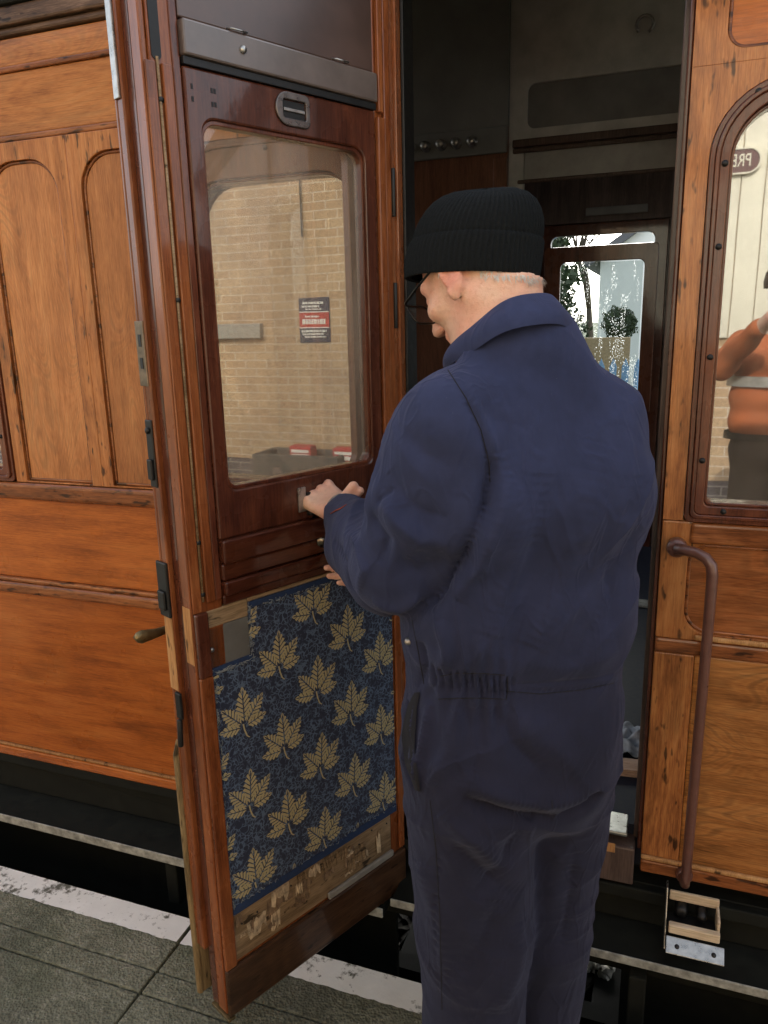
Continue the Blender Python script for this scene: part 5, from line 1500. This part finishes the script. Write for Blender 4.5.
seam([(507,676),(508,690),(506,700)])
seam([(552,800),(553,822)])
seam([(412,620),(418,650),(424,684)])

# boots
def boots():
    fd = Field(vec(-.75,-.85,-.01), vec(.3,.0,.2), .008)
    for d in (AN_L, AN_R):
        fd.cap(d, d - ZZ*.05, .052, .054, k=.02); fd.cap(d - ZZ*.055 + F_*-.03, d - ZZ*.060 + F_*.17, .046, .038, k=.03)
    fd.A = np.maximum(fd.A, -(fd.lo[2] + fd.h*np.arange(fd.n[2]))[None, None, :] + .002)
    v, f = fd.mesh(); return np_mesh('boots', to_local(relax(v, f, 3)), f, BLACK_IRON, person)
boots()

# ---- the person in orange who stands behind the viewer (seen only as a reflection)
def bystander():
    P0 = vec(.51, -2.42, 0); X = vec(1,0,0); Y = vec(0,1,0)
    def fld(): return Field(P0 - vec(.42,.35,.0), P0 + vec(.42,.60,1.95), .013)
    body = fld(); H_ = P0 + ZZ*1.68
    body.ell(H_, (X,Y,ZZ), (.078,.098,.118), k=.02); body.cap(H_ + Y*.095 - ZZ*.01, H_ + Y*.11 - ZZ*.03, .012, .014, k=.01); body.cap(H_ - ZZ*.08, P0 + ZZ*1.42, .055, .06, k=.03)
    body.cap(P0 + ZZ*1.4, P0 + ZZ*.9, .10, .10, k=.05)
    arms = []
    for s_, el, wr in ((-1, vec(-.27,.10,1.34), vec(-.14,.36,1.52)), (1, vec(.30,.06,1.50), vec(.06,.34,1.70))):
        sh = P0 + vec(s_*.17,0,1.44); e_, w_ = P0 + el, P0 + wr; arms.append((sh, e_, w_))
        body.cap(sh, e_, .045, .04, k=.03); body.cap(e_, w_, .04, .03, k=.02); body.cap(w_, w_ + unit(w_-e_)*.10, .032, .028, k=.02)
    for s_ in (-1, 1):
        body.cap(P0 + vec(s_*.09,0,.88), P0 + vec(s_*.11,.02,.06), .06, .045, k=.03); body.cap(P0 + vec(s_*.11,0,.05), P0 + vec(s_*.12,.15,.04), .04, .035, k=.02)
    v, f = body.mesh(); o = np_mesh('person', relax(v, f, 3) - P0, f, SKIN); o.location = Vector(P0)
    tag(o, 'bystander in orange hi vis vest over dark brown clothes, reflected in the right window', 'person')
    t = fld(); t.cap(P0 + vec(-.12,0,1.38), P0 + vec(.12,0,1.38), .115, k=.05); t.cap(P0 + vec(-.10,0,1.2), P0 + vec(.10,0,1.2), .118, k=.05); t.cap(P0 + vec(-.09,0,1.06), P0 + vec(.09,0,1.06), .118, k=.03)
    v, f = t.mesh(); v = relax(v, f, 3); x, y, z = v.T; v = v + np.stack([.008*np.sin(19*z+9*x), .008*np.sin(23*z-13*x), .004*np.sin(25*x)], 1); np_mesh('hi_vis_vest', v - P0, f, ORANGE, o)
    def rumple(v, a=.006):
        x, y, z = v.T
        return v + np.stack([a*np.sin(37*z+11*y)*np.sin(21*x+3), a*np.sin(29*z-17*x), a*.6*np.sin(25*x+31*y)], 1)
    for (sh, e_, w_), m_ in zip(arms, (ORANGE, BROWN_CLOTH)):
        t = fld(); t.cap(sh, e_, .072, .062, k=.03); t.cap(e_, w_, .060, .043, k=.02)
        v, f = t.mesh(); np_mesh('sleeve', rumple(relax(v, f, 3)) - P0, f, m_, o)
    t = fld(); t.cap(P0 + vec(-.08,0,.93), P0 + vec(.08,0,.93), .12, k=.04)
    for s_ in (-1, 1): t.cap(P0 + vec(s_*.09,0,.85), P0 + vec(s_*.11,.01,.10), .095, .075, k=.03)
    v, f = t.mesh(); np_mesh('trousers', relax(v, f, 3) - P0, f, BROWN_CLOTH, o)
    b = MB(); L = []
    for h in (1.245, 1.295): L.append([(.232*math.cos(q), .137*math.sin(q), h) for q in [2*PI*k/40 for k in range(40)]])
    b.sweep(L, cap=False); b.build('reflective_band', plain('silver_band', (.55,.55,.5), .35, .3), o)
    b = MB(); L = []
    for h in (.985, 1.02): L.append([(.226*math.cos(q), .137*math.sin(q), h) for q in [2*PI*k/40 for k in range(40)]])
    b.sweep(L, cap=False); b.build('belt', BLACK_IRON, o)
    L = []
    v = []
    b = MB(); b.lathe([(.101,0),(.104,.03),(.098,.07),(.07,.105),(.03,.125),(0,.13)], (0,-.005,1.70), (0,0,1), 24); b.build('dark_cap', BROWN_CLOTH, o)
bystander()

# ears run redder than the face
t = SKIN.node_tree; pr = [n for n in t.nodes if n.type == 'BSDF_PRINCIPLED'][0]; src = pr.inputs['Base Color'].links[0].from_socket
tc = t.nodes.new('ShaderNodeTexCoord'); d = t.nodes.new('ShaderNodeVectorMath'); d.operation = 'DISTANCE'
t.links.new(tc.outputs['Object'], d.inputs[0]); d.inputs[1].default_value = tuple(to_local(HD - hf*.006 - hu*.022 + hl*.088))
mr = t.nodes.new('ShaderNodeMapRange'); t.links.new(d.outputs['Value'], mr.inputs['Value'])
for q, v_ in (('From Min', .012), ('From Max', .034), ('To Min', .75), ('To Max', 0.0)): mr.inputs[q].default_value = v_
mx = t.nodes.new('ShaderNodeMix'); mx.data_type = 'RGBA'; t.links.new(mr.outputs[0], mx.inputs[0]); t.links.new(src, mx.inputs[6]); mx.inputs[7].default_value = (.62,.22,.15,1)
t.links.new(mx.outputs[2], pr.inputs['Base Color'])
